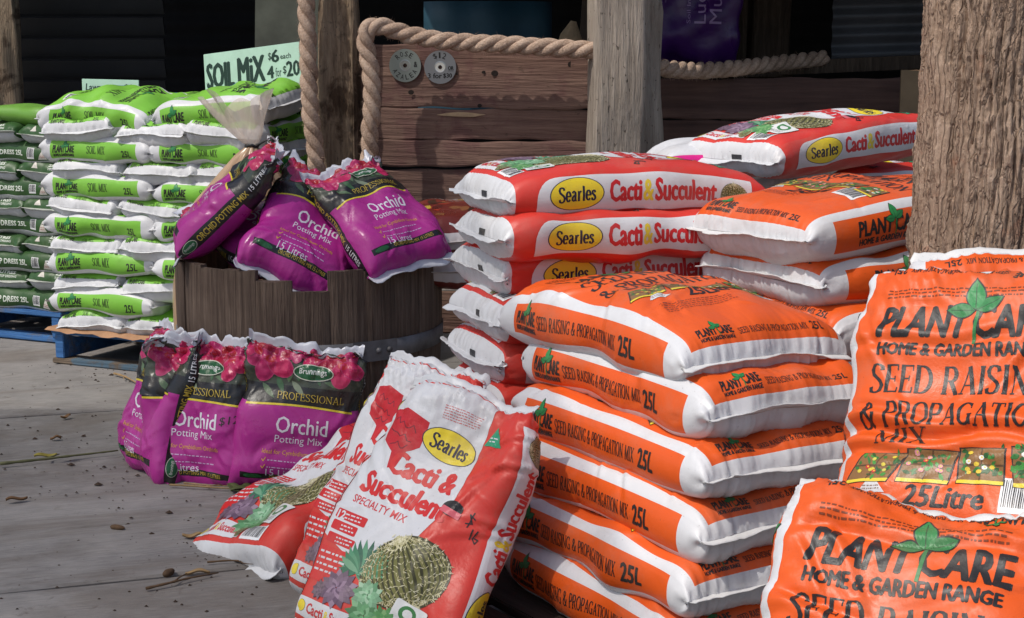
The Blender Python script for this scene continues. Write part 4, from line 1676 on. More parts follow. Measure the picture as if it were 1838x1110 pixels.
rows = [(wz(194), wz(78), 0, .0), (wz(251), wz(195.5), .004, -.0), (wz(299), wz(253.5), -.003, .002), (wz(366), wz(305), .006, -.003), (wz(440), wz(369), .002, 0), (wz(520), wz(443), .004, 0), (wz(600), wz(523), 0, 0)]
o = plank_wall('plank_wall', (wx0, WY0, 0), wl, wyaw, rows, M_PLANK, 5)
tag(o, 'red brown plank wall with knots, between rope post and square grey post', 'wall')
mb = MB()
for (px, py, r_) in ((738, 166, .009), (888, 132, .011), (868, 130, .006), (861, 190, .007), (1026, 116, .012), (820, 133, .004)):
    q = PY(px, py, 5.5)
    t = (q.x - wx0) / (wx1 - wx0)
    yy = WY0 + (WY1 - WY0) * t
    q = PY(px, py, yy)
    vs = [(q.x + r_ * math.cos(a) * 1.2, yy - .0065, q.z + r_ * math.sin(a)) for a in [6.283 * k / 10 for k in range(10)]]
    mb.add(vs, [tuple(range(10))], 0)
M_KNOT = plain_mat('knot', (.022, .014, .011), .9, .3, 60)
kn = mb.build('knot', M_KNOT)
kn.data.transform(o.matrix_basis.inverted())
kn.parent = o
# pale splintered strip and the white/blue sliver in the gap
q0, q1 = PY(782, 207, 5.52), PY(872, 207, 5.5)
mb = MB()
prof = [(0, 0), (.2, .006), (.45, .010), (.7, .008), (1, .002), (.75, -.006), (.4, -.005), (.15, -.003)]
vs = [(q0.x + (q1.x - q0.x) * u, WY0 + (WY1 - WY0) * ((q0.x + (q1.x - q0.x) * u) - wx0) / (wx1 - wx0) - .008, q0.z + v * 1.1) for u, v in prof]
mb.add(vs, [tuple(range(len(vs)))])
sp = mb.build('splinter', plain_mat('fresh_wood', lin(176, 150, 118), .8, .25, 40))
sp.data.transform(o.matrix_basis.inverted())
sp.parent = o

# dim wall right of the posts
rx0, rx1 = PY(1180, 200, 6.1).x, 2.6
rz = lambda py: PY(1300, py, 6.15).z
rows = [(rz(214), rz(142), 0, .004), (rz(300), rz(216), .003, .0), (rz(380), rz(302), 0, 0), (rz(470), rz(382), .004, 0), (rz(560), rz(472), 0, 0)]
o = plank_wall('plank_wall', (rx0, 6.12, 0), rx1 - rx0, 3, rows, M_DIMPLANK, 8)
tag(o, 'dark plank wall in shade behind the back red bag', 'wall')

# ------------------------------------------------------------------ ropes
M_ROPE = None


def rope_mat():
    m, nt, p = new_mat('manila_rope')
    tc = nd(nt, 'ShaderNodeUVMap')
    v = obj_coords(nt, (1, 1, 1))
    n1 = noise(nt, v, 160, 4, .7, .3)
    n2 = noise(nt, v, 14, 4, .6)
    f = mul_add(nt, n1, .6, mul_add(nt, n2, .45, -.02))
    c = ramp(nt, f, [(.30, lin(122, 100, 84)), (.5, lin(182, 156, 136)), (.68, lin(208, 186, 166)), (.85, lin(224, 206, 188))]).outputs[0]
    nt.links.new(c, p.inputs['Base Color'])
    p.inputs['Roughness'].default_value = .95
    p.inputs['Specular IOR Level'].default_value = .1
    bump(nt, p, n1, .9, .006)
    return m


M_ROPE = rope_mat()


def smooth_path(ctrl, n):
    """Catmull-Rom through the control points, even steps"""
    P = [Vector(c) for c in ctrl]
    P = [P[0] * 2 - P[1]] + P + [P[-1] * 2 - P[-2]]
    out = []
    for i in range(1, len(P) - 2):
        for k in range(24):
            t = k / 24
            a, b, c, d = P[i - 1], P[i], P[i + 1], P[i + 2]
            out.append(.5 * ((2 * b) + (c - a) * t + (2 * a - 5 * b + 4 * c - d) * t * t + (3 * b - a - 3 * c + d) * t ** 3))
    out.append(P[-2])
    ls = [0]
    for a, b in zip(out, out[1:]):
        ls.append(ls[-1] + (b - a).length)
    res = []
    j = 0
    for i in range(n + 1):
        s = ls[-1] * i / n
        while j < len(ls) - 2 and ls[j + 1] < s:
            j += 1
        f = (s - ls[j]) / max(ls[j + 1] - ls[j], 1e-9)
        res.append(out[j].lerp(out[j + 1], f))
    return res, ls[-1]


def rope(name, ctrl, R_, label, lay=None, seed=0, hairs=520):
    """three strand twisted rope along a path, with loose fibres"""
    L = smooth_path(ctrl, 10)[1]
    n = int(L / (R_ * .22))
    pts, L = smooth_path(ctrl, n)
    lay = lay or R_ * 1.9
    frames, up = [], None
    for i, p in enumerate(pts):
        t = (pts[min(i + 1, n)] - pts[max(i - 1, 0)]).normalized()
        if up is None:
            up = t.orthogonal().normalized()
        up = (up - t * up.dot(t)).normalized()
        frames.append((p, t, up.copy(), t.cross(up)))
    mb = MB()
    rg = random.Random(seed)
    step = L / n
    for s in range(3):
        sp, rad = [], []
        for i, (p, t, u, w) in enumerate(frames):
            a = 2 * math.pi * (s / 3 - i * step / (lay * 3) * 1.0)
            wob = 1 + .07 * math.sin(i * .13 + s * 2) + .03 * math.sin(i * .5 + 2 * s)
            sp.append(p + (u * math.cos(a) + w * math.sin(a)) * R_ * .50 * wob)
            rad.append(R_ * .56 * (1 + .05 * math.sin(i * .23 + s * 2)))
        mb.tube(sp, rad, 12)
    for _ in range(int(hairs * L)):
        p, t, u, w = frames[rg.randrange(len(frames))]
        a = rg.uniform(0, 6.283)
        o_ = (u * math.cos(a) + w * math.sin(a))
        q = p + o_ * R_ * .95
        dr = (o_ * rg.uniform(.2, 1) + t * rg.uniform(-1, 1) + Vector((rg.uniform(-.4, .4), rg.uniform(-.4, .4), rg.uniform(-.6, .3)))).normalized()
        ln = rg.uniform(.006, .020)
        sd = dr.orthogonal() * .0005
        mb.add([q - sd, q + sd, q + dr * ln + Vector((0, 0, -.003))], [(0, 1, 2)])
    o = mb.build(name, M_ROPE, smooth=True)
    return tag(o, label, 'rope')


yr = 5.47
C = [PY(548, -90, yr), PY(549, 0, yr), PY(552, 60, yr), PY(554, 130, yr), PY(557, 200, yr), PY(566, 270, yr), PY(570, 340, yr), PY(566, 420, yr), PY(560, 520, yr)]
rope('rope', C, .0315, 'thick twisted rope hanging on the left side of the split post', seed=1)
C = [PY(660, 460, 5.44), PY(662, 380, 5.44), PY(663, 300, 5.44), PY(664, 240, 5.43), PY(668, 180, 5.42), PY(664, 120, 5.42), PY(656, 80, 5.42), PY(660, 55, 5.42), PY(680, 46, 5.43), PY(704, 54, 5.44), PY(740, 64, 5.44), PY(800, 74, 5.42),
     PY(880, 79, 5.39), PY(960, 84, 5.36), PY(1040, 89, 5.32), PY(1085, 92, 5.30)]
rope('rope', C, .0315, 'thick rope looped over the plank wall top and hanging down beside the post', seed=2)
C = [PY(1170, 114, 5.72), PY(1200, 124, 5.8), PY(1250, 127, 5.95), PY(1310, 124, 6.1), PY(1370, 117, 6.25), PY(1430, 110, 6.4), PY(1480, 104, 6.5)]
rope('rope', C, .032, 'shaded rope sagging below the purple mulch bag', seed=3)

# ------------------------------------------------------------------ trunk post at the right
def bark_post(base, top, r0, r1, seed):
    rg = np.random.default_rng(seed)
    na, nz = 360, 520
    base, top = np.array(base), np.array(top)
    L = top[2] - base[2]
    a = np.linspace(0, 2 * np.pi, na, endpoint=False)[None, :]
    z = np.linspace(0, L, nz + 1)[:, None]
    rad = r0 + (r1 - r0) * z / L + 0 * a
    # lumpy section
    for k in range(2, 6):
        rad = rad + .008 / k * np.sin(k * a + rg.uniform(0, 6.28) + z * rg.uniform(-.8, .8))
    # bark: long vertical plates between furrows
    d = np.zeros_like(rad)
    w = np.zeros_like(rad)
    for _ in range(10):
        w = w + .010 * np.sin(z * rg.uniform(3, 26) + a * rg.integers(1, 9) + rg.uniform(0, 6.28)) / 2
    for f, am in ((19, .005), (34, .005), (61, .0034)):
        s = np.sin(f * (a + w * 1.5) + 1.8 * np.sin(z * 7.3 + f + 2 * a) + rg.uniform(0, 6.28))
        d += am * (.55 - np.exp(-(s / .28) ** 2) * 1.5) * (.65 + .5 * np.sin(z * rg.uniform(4, 9) + 3 * a + f))
    # plates lift and break across
    for _ in range(1700):
        a0, z0 = rg.uniform(0, 6.28), rg.uniform(0, L)
        k0, k1 = int((a0 - .12) / 6.2832 * na), int((a0 + .12) / 6.2832 * na) + 1
        i0, i1 = max(0, int((z0 - .12) / L * nz)), min(nz + 1, int((z0 + .12) / L * nz) + 2)
        ks = np.arange(k0, k1) % na
        da = np.abs((a[0, ks] - a0 + np.pi) % (2 * np.pi) - np.pi)[None, :] * r0
        lean_ = (z[i0:i1] - z0) * rg.uniform(-.15, .15)
        q = np.exp(-((da + lean_) / rg.uniform(.003, .010)) ** 4) * np.exp(-((z[i0:i1] - z0) / rg.uniform(.012, .055)) ** 6)
        d[np.ix_(np.arange(i0, i1), ks)] += q * rg.uniform(-.004, .0055)
    d += .0009 * rg.normal(size=d.shape)
    # a few long splits
    for _ in range(26):
        a0, z0, ln = rg.uniform(0, 6.28), rg.uniform(0, L), rg.uniform(.15, .55)
        ac = a0 + .05 * np.sin(z * rg.uniform(6, 14) + rg.uniform(0, 6)) + .02 * np.sin(z * 41 + a0)
        da = np.abs((a - ac + np.pi) % (2 * np.pi) - np.pi) * r0
        d -= rg.uniform(.006, .012) * np.exp(-(da / rg.uniform(.0022, .0045)) ** 2) * np.exp(-((z - z0) / ln) ** 4)
    # bare strip where the bark has come away
    a1, hw = R(-58), .36
    edge = hw + .10 * np.sin(z * 9) + .06 * np.sin(z * 23 + 1)
    bare = 1 / (1 + np.exp(-((edge - np.abs((a - a1 + np.pi) % (2 * np.pi) - np.pi)) / .03)))
    bare = bare * (1 / (1 + np.exp(-((z - (L - 1.32 + .20 * np.sin(a * 7))) / .03))))
    rad = rad + d * (1 - .93 * bare) - .012 * bare
    cx, cy = base[0] + (top[0] - base[0]) * z / L, base[1] + (top[1] - base[1]) * z / L
    V = np.stack([cx + rad * np.cos(a), cy + rad * np.sin(a), base[2] + z + 0 * a], -1).reshape(-1, 3)
    fs = [(i * na + k, i * na + (k + 1) % na, (i + 1) * na + (k + 1) % na, (i + 1) * na + k) for i in range(nz) for k in range(na)]
    fs.append(tuple(nz * na + k for k in range(na)))
    bf = bare[:-1, :]
    cols = np.repeat(bf.reshape(-1, 1), 3, axis=1)
    dd_ = (d[:-1, :].reshape(-1, 1) + .008) / .018
    cols[:, 1:2] = np.clip(dd_, 0, 1)
    cols = np.concatenate([cols, [[0, 0, 0]]])
    return V, fs, cols


def bark_mat():
    m, nt, p = new_mat('stringy_bark')
    at = nd(nt, 'ShaderNodeAttribute', attribute_name='Col')
    sep = nd(nt, 'ShaderNodeSeparateColor')
    nt.links.new(at.outputs['Color'], sep.inputs[0])
    v = obj_coords(nt, (1, 1, .12), False)
    iso = obj_coords(nt, (1, 1, 1), False)
    g = noise(nt, v, 150, 6, .7, .5)
    big = noise(nt, iso, 9, 5, .65, .3)
    flake = noise(nt, obj_coords(nt, (1, 1, .35), False), 60, 5, .7, .8)
    f = mul_add(nt, g, .45, mul_add(nt, big, .40, mul_add(nt, flake, .35, -.12)))
    c = ramp(nt, f, [(.28, lin(112, 91, 77)), (.45, lin(162, 138, 119)), (.60, lin(188, 164, 144)), (.8, lin(212, 192, 174))]).outputs[0]
    ds = nd(nt, 'ShaderNodeVectorMath', operation='MULTIPLY_ADD')
    nv = nd(nt, 'ShaderNodeTexNoise')
    nv.inputs['Scale'].default_value = 14
    nt.links.new(iso, nv.inputs['Vector'])
    nt.links.new(nv.outputs['Color'], ds.inputs[0])
    ds.inputs[1].default_value = (.035, .035, .02)
    nt.links.new(obj_coords(nt, (1, 1, .07), False), ds.inputs[2])
    vo = nd(nt, 'ShaderNodeTexVoronoi', feature='DISTANCE_TO_EDGE')
    vo.inputs['Scale'].default_value = 62
    nt.links.new(ds.outputs[0], vo.inputs['Vector'])
    gap = ramp(nt, vo.outputs['Distance'], [(.0, 0.0), (.10, 1.0)]).outputs[0]
    c = mix(nt, lin(104, 84, 72), c, mul_add(nt, gap, .55, .45))
    rust = ramp(nt, noise(nt, iso, 11, 4, .6, .4), [(.60, 0.0), (.70, 1.0)])
    c = mix(nt, c, lin(150, 92, 66), mul_add(nt, rust.outputs[0], .55))
    bw = ramp(nt, mul_add(nt, noise(nt, v, 40, 5, .6), .8, mul_add(nt, big, .3)), [(.35, lin(120, 98, 76)), (.6, lin(176, 152, 122)), (.8, lin(204, 184, 154))]).outputs[0]
    c = mix(nt, c, bw, sep.outputs[0])
    nt.links.new(c, p.inputs['Base Color'])
    p.inputs['Roughness'].default_value = .9
    p.inputs['Specular IOR Level'].default_value = .2
    bump(nt, p, mul_add(nt, gap, .55, mul_add(nt, g, .6, mul_add(nt, flake, .8))), .7, .012)
    return m


TY = 3.05
tl = PY(1672, 200, TY).x
tr0 = .165
V, fs, cols = bark_post((tl + tr0 - .003, TY + .08, 0), (tl + tr0 + .004, TY + .08, 2.6), tr0, tr0 - .004, 6)
o = link_mesh('bark_post', V, fs, bark_mat(), None, True, None, cols)
tag(o, 'thick log post with stringy bark and a bare patch at the right', 'post')
M_BARK = o.data.materials[0]
mb = MB()
rg = random.Random(9)
for _ in range(110):
    a = rg.uniform(-3.1, 0)
    z = rg.uniform(.75, 1.45)
    q = Vector((tl + tr0 + math.cos(a) * (tr0 + .003), TY + .08 + math.sin(a) * (tr0 + .003), z))
    dr = Vector((math.cos(a) * .6 + rg.uniform(-.5, .5), math.sin(a) * .6 + rg.uniform(-.5, .5), rg.uniform(-1.3, .5))).normalized()
    ln = rg.uniform(.008, .035)
    mb.tube([q, q + dr * ln * .5, q + dr * ln + Vector((0, 0, -.004))], [.0009, .0008, .0003], 4, cap=False)
st = mb.build('bark_fringe', plain_mat('bark_fibre', lin(150, 122, 96), .9))
st.parent = o
tag(st, None, None, None, 'stuff')
# ------------------------------------------------------------------ pallets
M_BLUE = wood_mat('blue_pallet_wood', [(.2, lin(34, 52, 82)), (.45, lin(58, 100, 152)), (.7, lin(82, 130, 184)), (.9, lin(126, 154, 184))], 'x', 18, .05, .5, .5, .75, patch=lin(110, 104, 96))
M_RAWPAL = wood_mat('bare_pallet_wood', [(.2, lin(58, 48, 40)), (.5, lin(112, 98, 84)), (.8, lin(150, 134, 114))], 'x', 18, .05, .6, .6, .85, patch=lin(80, 110, 130))
M_DKPAL = wood_mat('dark_pallet_wood', [(.2, lin(26, 20, 17)), (.5, lin(52, 42, 36)), (.8, lin(80, 66, 56))], 'x', 18, .05, .6, .6, .85)


def pallet(name, origin, yaw, w, d, h, mt, mb_, label):
    """timber pallet: front-left corner at origin, w along yaw, d behind"""
    e_ = empty(name, origin, R(yaw))
    bt = .022
    n = 7
    bw = d / (n + (n - 1) * .28)
    for i in range(n):
        b = MB()
        b.box((w / 2, bw / 2 + i * bw * 1.28, h - bt / 2), (w, bw, bt), bev=.003)
        b.build('top_board', mt, e_)
    bh = h - 2 * bt - .002
    for x in (.02, w / 2, w - .02):
        b = MB()
        b.box((x + (.018 if x < .1 else -.018 if x > w - .1 else 0), d / 2, bt + .001 + bh / 2), (.045, d - .008, bh), bev=.003)
        b.build('bearer', mt, e_)
    for y in (.05, d / 2, d - .05):
        b = MB()
        b.box((w / 2, y, bt / 2), (w, .095, bt), bev=.004, rot=Matrix.Rotation(R(.4), 3, 'Z'))
        b.build('bottom_board', mb_, e_)
    return tag(e_, label, 'pallet')


GYAW = -25.0
gd = Vector((math.cos(R(GYAW)), math.sin(R(GYAW)), 0))
gn = Vector((-gd.y, gd.x, 0))
g0 = PZ(94, 652, 0)
GL, GW = .545, .352
pallet('blue_pallet', g0 + Vector((0, 0, .001)), GYAW, 1.10, 1.12, .148, M_BLUE, M_RAWPAL, 'blue painted pallet under the lime green soil mix stack')
t0 = PZ(95, 622, 0) + gn * .06
pallet('blue_pallet', t0 - gd * 1.14 + Vector((0, 0, .001)), GYAW, 1.14, 1.12, .14, M_BLUE, M_BLUE, 'blue pallet under the dark green turf stack at the left edge')

# cardboard sheet
mb = MB()
rg = random.Random(4)
n = 26
vs = []
for i in range(n + 1):
    x = -.015 + 1.10 * i / n
    for (y, z) in ((-.018 - rg.random() * .012, -.006 - rg.random() * .012), (.0, .002), (.5, .002), (1.05, .002)):
        vs.append((x, y, z))
mb.add(vs, [(i * 4 + k, i * 4 + 4 + k, i * 4 + 5 + k, i * 4 + 1 + k) for i in range(n) for k in range(3)])
o = mb.build('cardboard_sheet', plain_mat('cardboard', lin(168, 128, 96), .9, .25, 14))
o.location = g0 + Vector((0, 0, .152))
o.rotation_euler.z = R(GYAW)
tag(o, 'torn brown cardboard sheet between the blue pallet and the lime green bags', 'cardboard')

ORD = ['top', 'second', 'third', 'fourth', 'fifth', 'sixth', 'seventh', 'eighth', 'ninth', 'tenth', 'eleventh', 'twelfth']
K_SOIL, K_TURF = soil_kind(), turf_kind()
NL = 12
zt = PY(170, 196, 6.05).z               # middle of the top layer
zb = .154 + .046
rg = random.Random(21)
sp = (zt - zb) / (NL - 1)
for lay in range(NL):
    z = zt - sp * lay
    w_ = ORD[lay]
    jx, jy = rg.uniform(-.012, .012), rg.uniform(-.012, .010)
    if lay % 2 == 0:
        for i in range(2):
            if i == 1 and lay > 9:
                continue
            c = g0 + gd * (GL * (.5 + i) + jx + rg.uniform(-.006, .006) + (.0 if lay else -.01)) + gn * (GW / 2 - .005 + jy)
            c.z = z
            bend = rg.uniform(-.012, .0)
            kw = dict(bend=bend, amp=1.1, squash=1.04)
            M = pose(c, GYAW + rg.uniform(-1.5, 1.5), rg.uniform(-1, 1), rg.uniform(-3, 3))
            if lay == 0:
                kw = dict(bend=(-.032, -.012)[i], amp=1.2, squash=1.12, dome=.22, folds=5)
                c.z += (.004, .016)[i]
                M = pose(c + gd * (.0, .02)[i], GYAW + (1, -1)[i], (-2.0, 5.5)[i], (10, 9)[i])
            K_SOIL.make('soil_mix_bag', 100 + lay * 5 + i, M, f'lime green soil mix bag, long side out, {("left", "right")[i]} one in {w_} layer from top', 'bag', 'lime green soil mix bags on the blue pallet', (True, True), **kw)
    else:
        for i in range(3):
            if i == 2 and lay > 7:
                continue
            c = g0 + gd * (GW * (.5 + i) + .02 + jx + rg.uniform(-.008, .008)) + gn * (GL / 2 + .0 + jy)
            c.z = z
            M = pose(c, GYAW + 90 + rg.uniform(-3, 3), rg.uniform(2.0, 4.0), rg.uniform(-5, 5))
            K_SOIL.make('soil_mix_bag', 100 + lay * 5 + i, M, f'lime green soil mix bag, white seamed end out, {("left", "middle", "right")[i]} one in {w_} layer from top', 'bag', 'lime green soil mix bags on the blue pallet', (True, False), bend=rg.uniform(-.012, -.002), bendy=rg.uniform(-.008, .012), amp=1.3, squash=1.05, folds=4)
# second row on top, behind
for i in range(2):
    c = g0 + gd * (GL * (.5 + i) + .02) + gn * (GW * 1.5 + .01)
    c.z = zt - .006
    K_SOIL.make('soil_mix_bag', 190 + i, pose(c, GYAW, 0, -2), f'lime green soil mix bag lying behind the {("left", "right")[i]} front one on top', 'bag', 'lime green soil mix bags on the blue pallet', bend=-.012, squash=1.05)

# dark green turf stack
K_TL = turf_light_kind()
zt2, zb2 = PY(60, 241, 6.6).z, .145 + .046
sp2 = (zt2 - zb2) / 9.0
rg = random.Random(31)
for lay in range(10):
    z = zt2 - sp2 * lay
    w_ = ORD[lay + 1]
    jx, jy = rg.uniform(-.01, .01), rg.uniform(-.01, .01)
    if lay % 2 == 1:
        c = t0 - gd * (GL / 2 - .005 + jx) + gn * (GW / 2 + jy)
        c.z = z
        K_TURF.make('turf_dressing_bag', 300 + lay * 3, pose(c, GYAW, 0, rg.uniform(-3, 3)), f'dark green turf dressing bag with barcode, long side out, in {w_} layer of left stack', 'bag', 'dark green turf dressing bags', (False, True), bend=rg.uniform(-.012, 0), squash=1.05)
    else:
        for i in range(2):
            c = t0 - gd * (GW * (i + .5) - .155 + jx) + gn * (GL / 2 + jy)
            c.z = z
            K_TURF.make('turf_dressing_bag', 300 + lay * 3 + i, pose(c, GYAW + 90 + rg.uniform(-2, 2), 0, rg.uniform(-4, 4)), f'dark green turf dressing bag, grey end out, {("right", "left")[i]} one in {w_} layer of left stack', 'bag', 'dark green turf dressing bags', (True, False), bend=rg.uniform(-.01, 0), squash=1.05)
c = t0 - gd * (.12) + gn * (GW / 2 + .02)
c.z = zt2 + sp2 * .72
K_TL.make('turf_dressing_bag', 390, pose(c, GYAW, -3, -6), 'light green turf bag with orange badge on top of the dark green stack', 'bag', None, squash=.95)

# ------------------------------------------------------------------ half barrel
BC = Vector((PY(557, 500, 4.97).x, 4.97, 0))
BR, BH = .435, PY(400, 488, 4.54).z


def half_barrel():
    e_ = empty('half_barrel', BC)
    rg = random.Random(5)
    ns = 24
    for i in range(ns):
        a0, a1 = 2 * math.pi * i / ns, 2 * math.pi * (i + 1) / ns
        top = BH + rg.uniform(-.006, .006)
        am = math.degrees((a0 + a1) / 2) % 360
        if 255 < am < 270:
            top -= .036
        if 270 <= am < 292:
            top -= .062
        V, F_ = [], []
        nz, na = 12, 5
        dr = rg.uniform(-.004, .004)
        for k in range(nz + 1):
            z = top * k / nz
            t = k / nz
            bul = BR * (.90 + .10 * t ** .6) + .012 * math.sin(math.pi * t)
            for th in (0, .028):
                for q in range(na + 1):
                    a = a0 + (a1 - a0) * (q / na) 
                    ins = .005 if q in (0, na) and th == 0 else 0
                    r_ = bul - th - ins + dr
                    zz = z + (rg.uniform(-.004, .004) if k == nz and th == 0 else 0)
                    V.append((r_ * math.cos(a), r_ * math.sin(a), zz))
        m_ = na + 1
        for k in range(nz):
            for q in range(na):
                u = k * 2 * m_ + q
                F_.append((u, u + 1, u + 1 + 2 * m_, u + 2 * m_))
                u += m_
                F_.append((u, u + 2 * m_, u + 1 + 2 * m_, u + 1))
        for q in range(na):
            u = nz * 2 * m_ + q
            F_.append((u, u + 1, u + 1 + m_, u + m_))
        for k in range(nz):
            for q in (0, na):
                u = k * 2 * m_ + q
                F_.append((u, u + 2 * m_, u + 3 * m_, u + m_))
        link_mesh('stave', V, F_, M_STAVE, e_, False)
    # iron hoops
    MH = plain_mat('galvanised_hoop', lin(122, 121, 124), .55, .35, 9, .5, .25, .35, lin(86, 82, 80))
    for (z0, z1) in ((BH - .285, BH - .228), (.06, .11)):
        V, F_ = [], []
        n = 72
        for k in range(n):
            a = 2 * math.pi * k / n
            for z in (z0, z1):
                t = z / BH
                r_ = BR * (.90 + .10 * t ** .6) + .012 * math.sin(math.pi * t) + .0075
                V.append((r_ * math.cos(a), r_ * math.sin(a), z))
                V.append(((r_ - .005) * math.cos(a), (r_ - .005) * math.sin(a), z))
        for k in range(n):
            a, b = 4 * k, 4 * ((k + 1) % n)
            F_ += [(a, b, b + 2, a + 2), (a + 2, b + 2, b + 3, a + 3), (a, a + 1, b + 1, b)]
        h = link_mesh('hoop', V, F_, MH, e_, True)
        if z0 > .2:
            for aa in (-62, -55, -50):
                r_ = BR * .99 + .021
                b = MB()
                bm = bmesh.new()
                bmesh.ops.create_uvsphere(bm, u_segments=10, v_segments=6, radius=.010)
                b.add([(v.co.x + r_ * math.cos(R(aa)), v.co.y + r_ * math.sin(R(aa)), v.co.z + (z0 + z1) / 2) for v in bm.verts], [[v.index for v in f.verts] for f in bm.faces])
                bm.free()
                rv = b.build('rivet', MH, e_, True)
                rv.parent = h
            b = MB()
            vs = []
            for k in range(9):
                a = R(-66 + 20 * k / 8)
                for z in (z0 - .004, z1 + .004):
                    vs.append(((BR * .99 + .019) * math.cos(a), (BR * .99 + .019) * math.sin(a), z))
            b.add(vs, [(2 * k, 2 * k + 2, 2 * k + 3, 2 * k + 1) for k in range(8)])
            pl = b.build('hoop_lap', MH, e_, True)
            pl.parent = h
    # the soil inside, close under the rim
    b = MB()
    n = 40
    vs = [(0, 0, BH - .16)] + [((BR - .035) * math.cos(6.2832 * k / n), (BR - .035) * math.sin(6.2832 * k / n), BH - .16) for k in range(n)]
    b.add(vs, [(0, 1 + k, 1 + (k + 1) % n) for k in range(n)])
    b.build('soil_fill', M_SOIL, e_)
    return tag(e_, 'big dark half barrel with notched staves, filled with magenta orchid bags', 'barrel')


half_barrel()

# ------------------------------------------------------------------ magenta orchid bags
K_ORCH, K_ORP = orchid_kind(), orchid_kind(True)


def aim(o, up, n):
    """matrix with length along up and front along n"""
    up = Vector(up).normalized()
    n = Vector(n)
    n = (n - up * n.dot(up)).normalized()
    M = Matrix((up, n.cross(up), n)).transposed().to_4x4()
    M.translation = Vector(o)
    return M


def stand(k, base, up, n, name, seed, label, group=None, cat='bag', seams=(False, True), **kw):
    M = aim((0, 0, 0), up, n)
    M.translation = Vector(base) + Vector(up).normalized() * (k.L / 2)
    return k.make(name, seed, M, label, cat, group, seams, **kw)


OG = 'magenta orchid mix bags standing before the barrel'
for i, (c, up, n, lab, kw) in enumerate((
        ((-1.085, 4.57, .21), (.20, .16, .96), (-.85, -.50, .18), 'magenta orchid mix bag at far left, half hidden, black side band facing us', dict(crumple=.012, settle=.5, squash=.95)),
        ((-.945, 4.45, .20), (.05, .08, 1), (-.30, -.95, .08), 'magenta orchid mix bag with handwritten price, middle of the three on the deck', dict(crumple=.014, settle=.5, squash=.95)),
        ((-.637, 4.38, .20), (.12, .06, .99), (.06, -1, .06), 'magenta orchid mix bag on the deck beside the fallen white cactus bag', dict(crumple=.010, settle=.5, squash=.95)))):
    (K_ORP if i == 1 else K_ORCH).make('orchid_mix_bag', 401 + i, aim(c, up, n) @ Matrix.Scale(1.07, 4, (0, 1, 0)) @ Matrix.Scale(.96, 4, (1, 0, 0)), lab, 'bag', OG, (False, True), folds=10, **kw)
OG = 'magenta orchid mix bags piled in the barrel'
for i, (c, up, n, lab, kw) in enumerate((
        ((-.905, 4.86, .81), (.72, .02, .68), (-.74, -.16, .65), 'magenta orchid mix bag tipped over to the right at the left of the barrel', dict(crumple=.012, settle=.45)),
        ((-.645, 4.79, .715), (.25, .75, .60), (.36, -.61, .61), 'magenta orchid mix bag lying low in the middle of the barrel', dict(crumple=.008, settle=.35)),
        ((-.44, 4.80, .765), (-.55, .50, .67), (.318, -.591, .70), 'magenta orchid mix bag on the right of the barrel, side band down its left edge', dict(crumple=.012, settle=.45)),
        ((-.84, 4.98, .70), (-.5, .5, .2), (.0, -.4, .9), 'magenta orchid mix bag buried underneath the others in the barrel', dict(crumple=.008, settle=.35)))):
    K_ORCH.make('orchid_mix_bag', 411 + i, aim(c, up, n) @ Matrix.Scale((.96, 1.0, .93, 1)[i], 4), lab, 'bag', OG, folds=10, **kw)

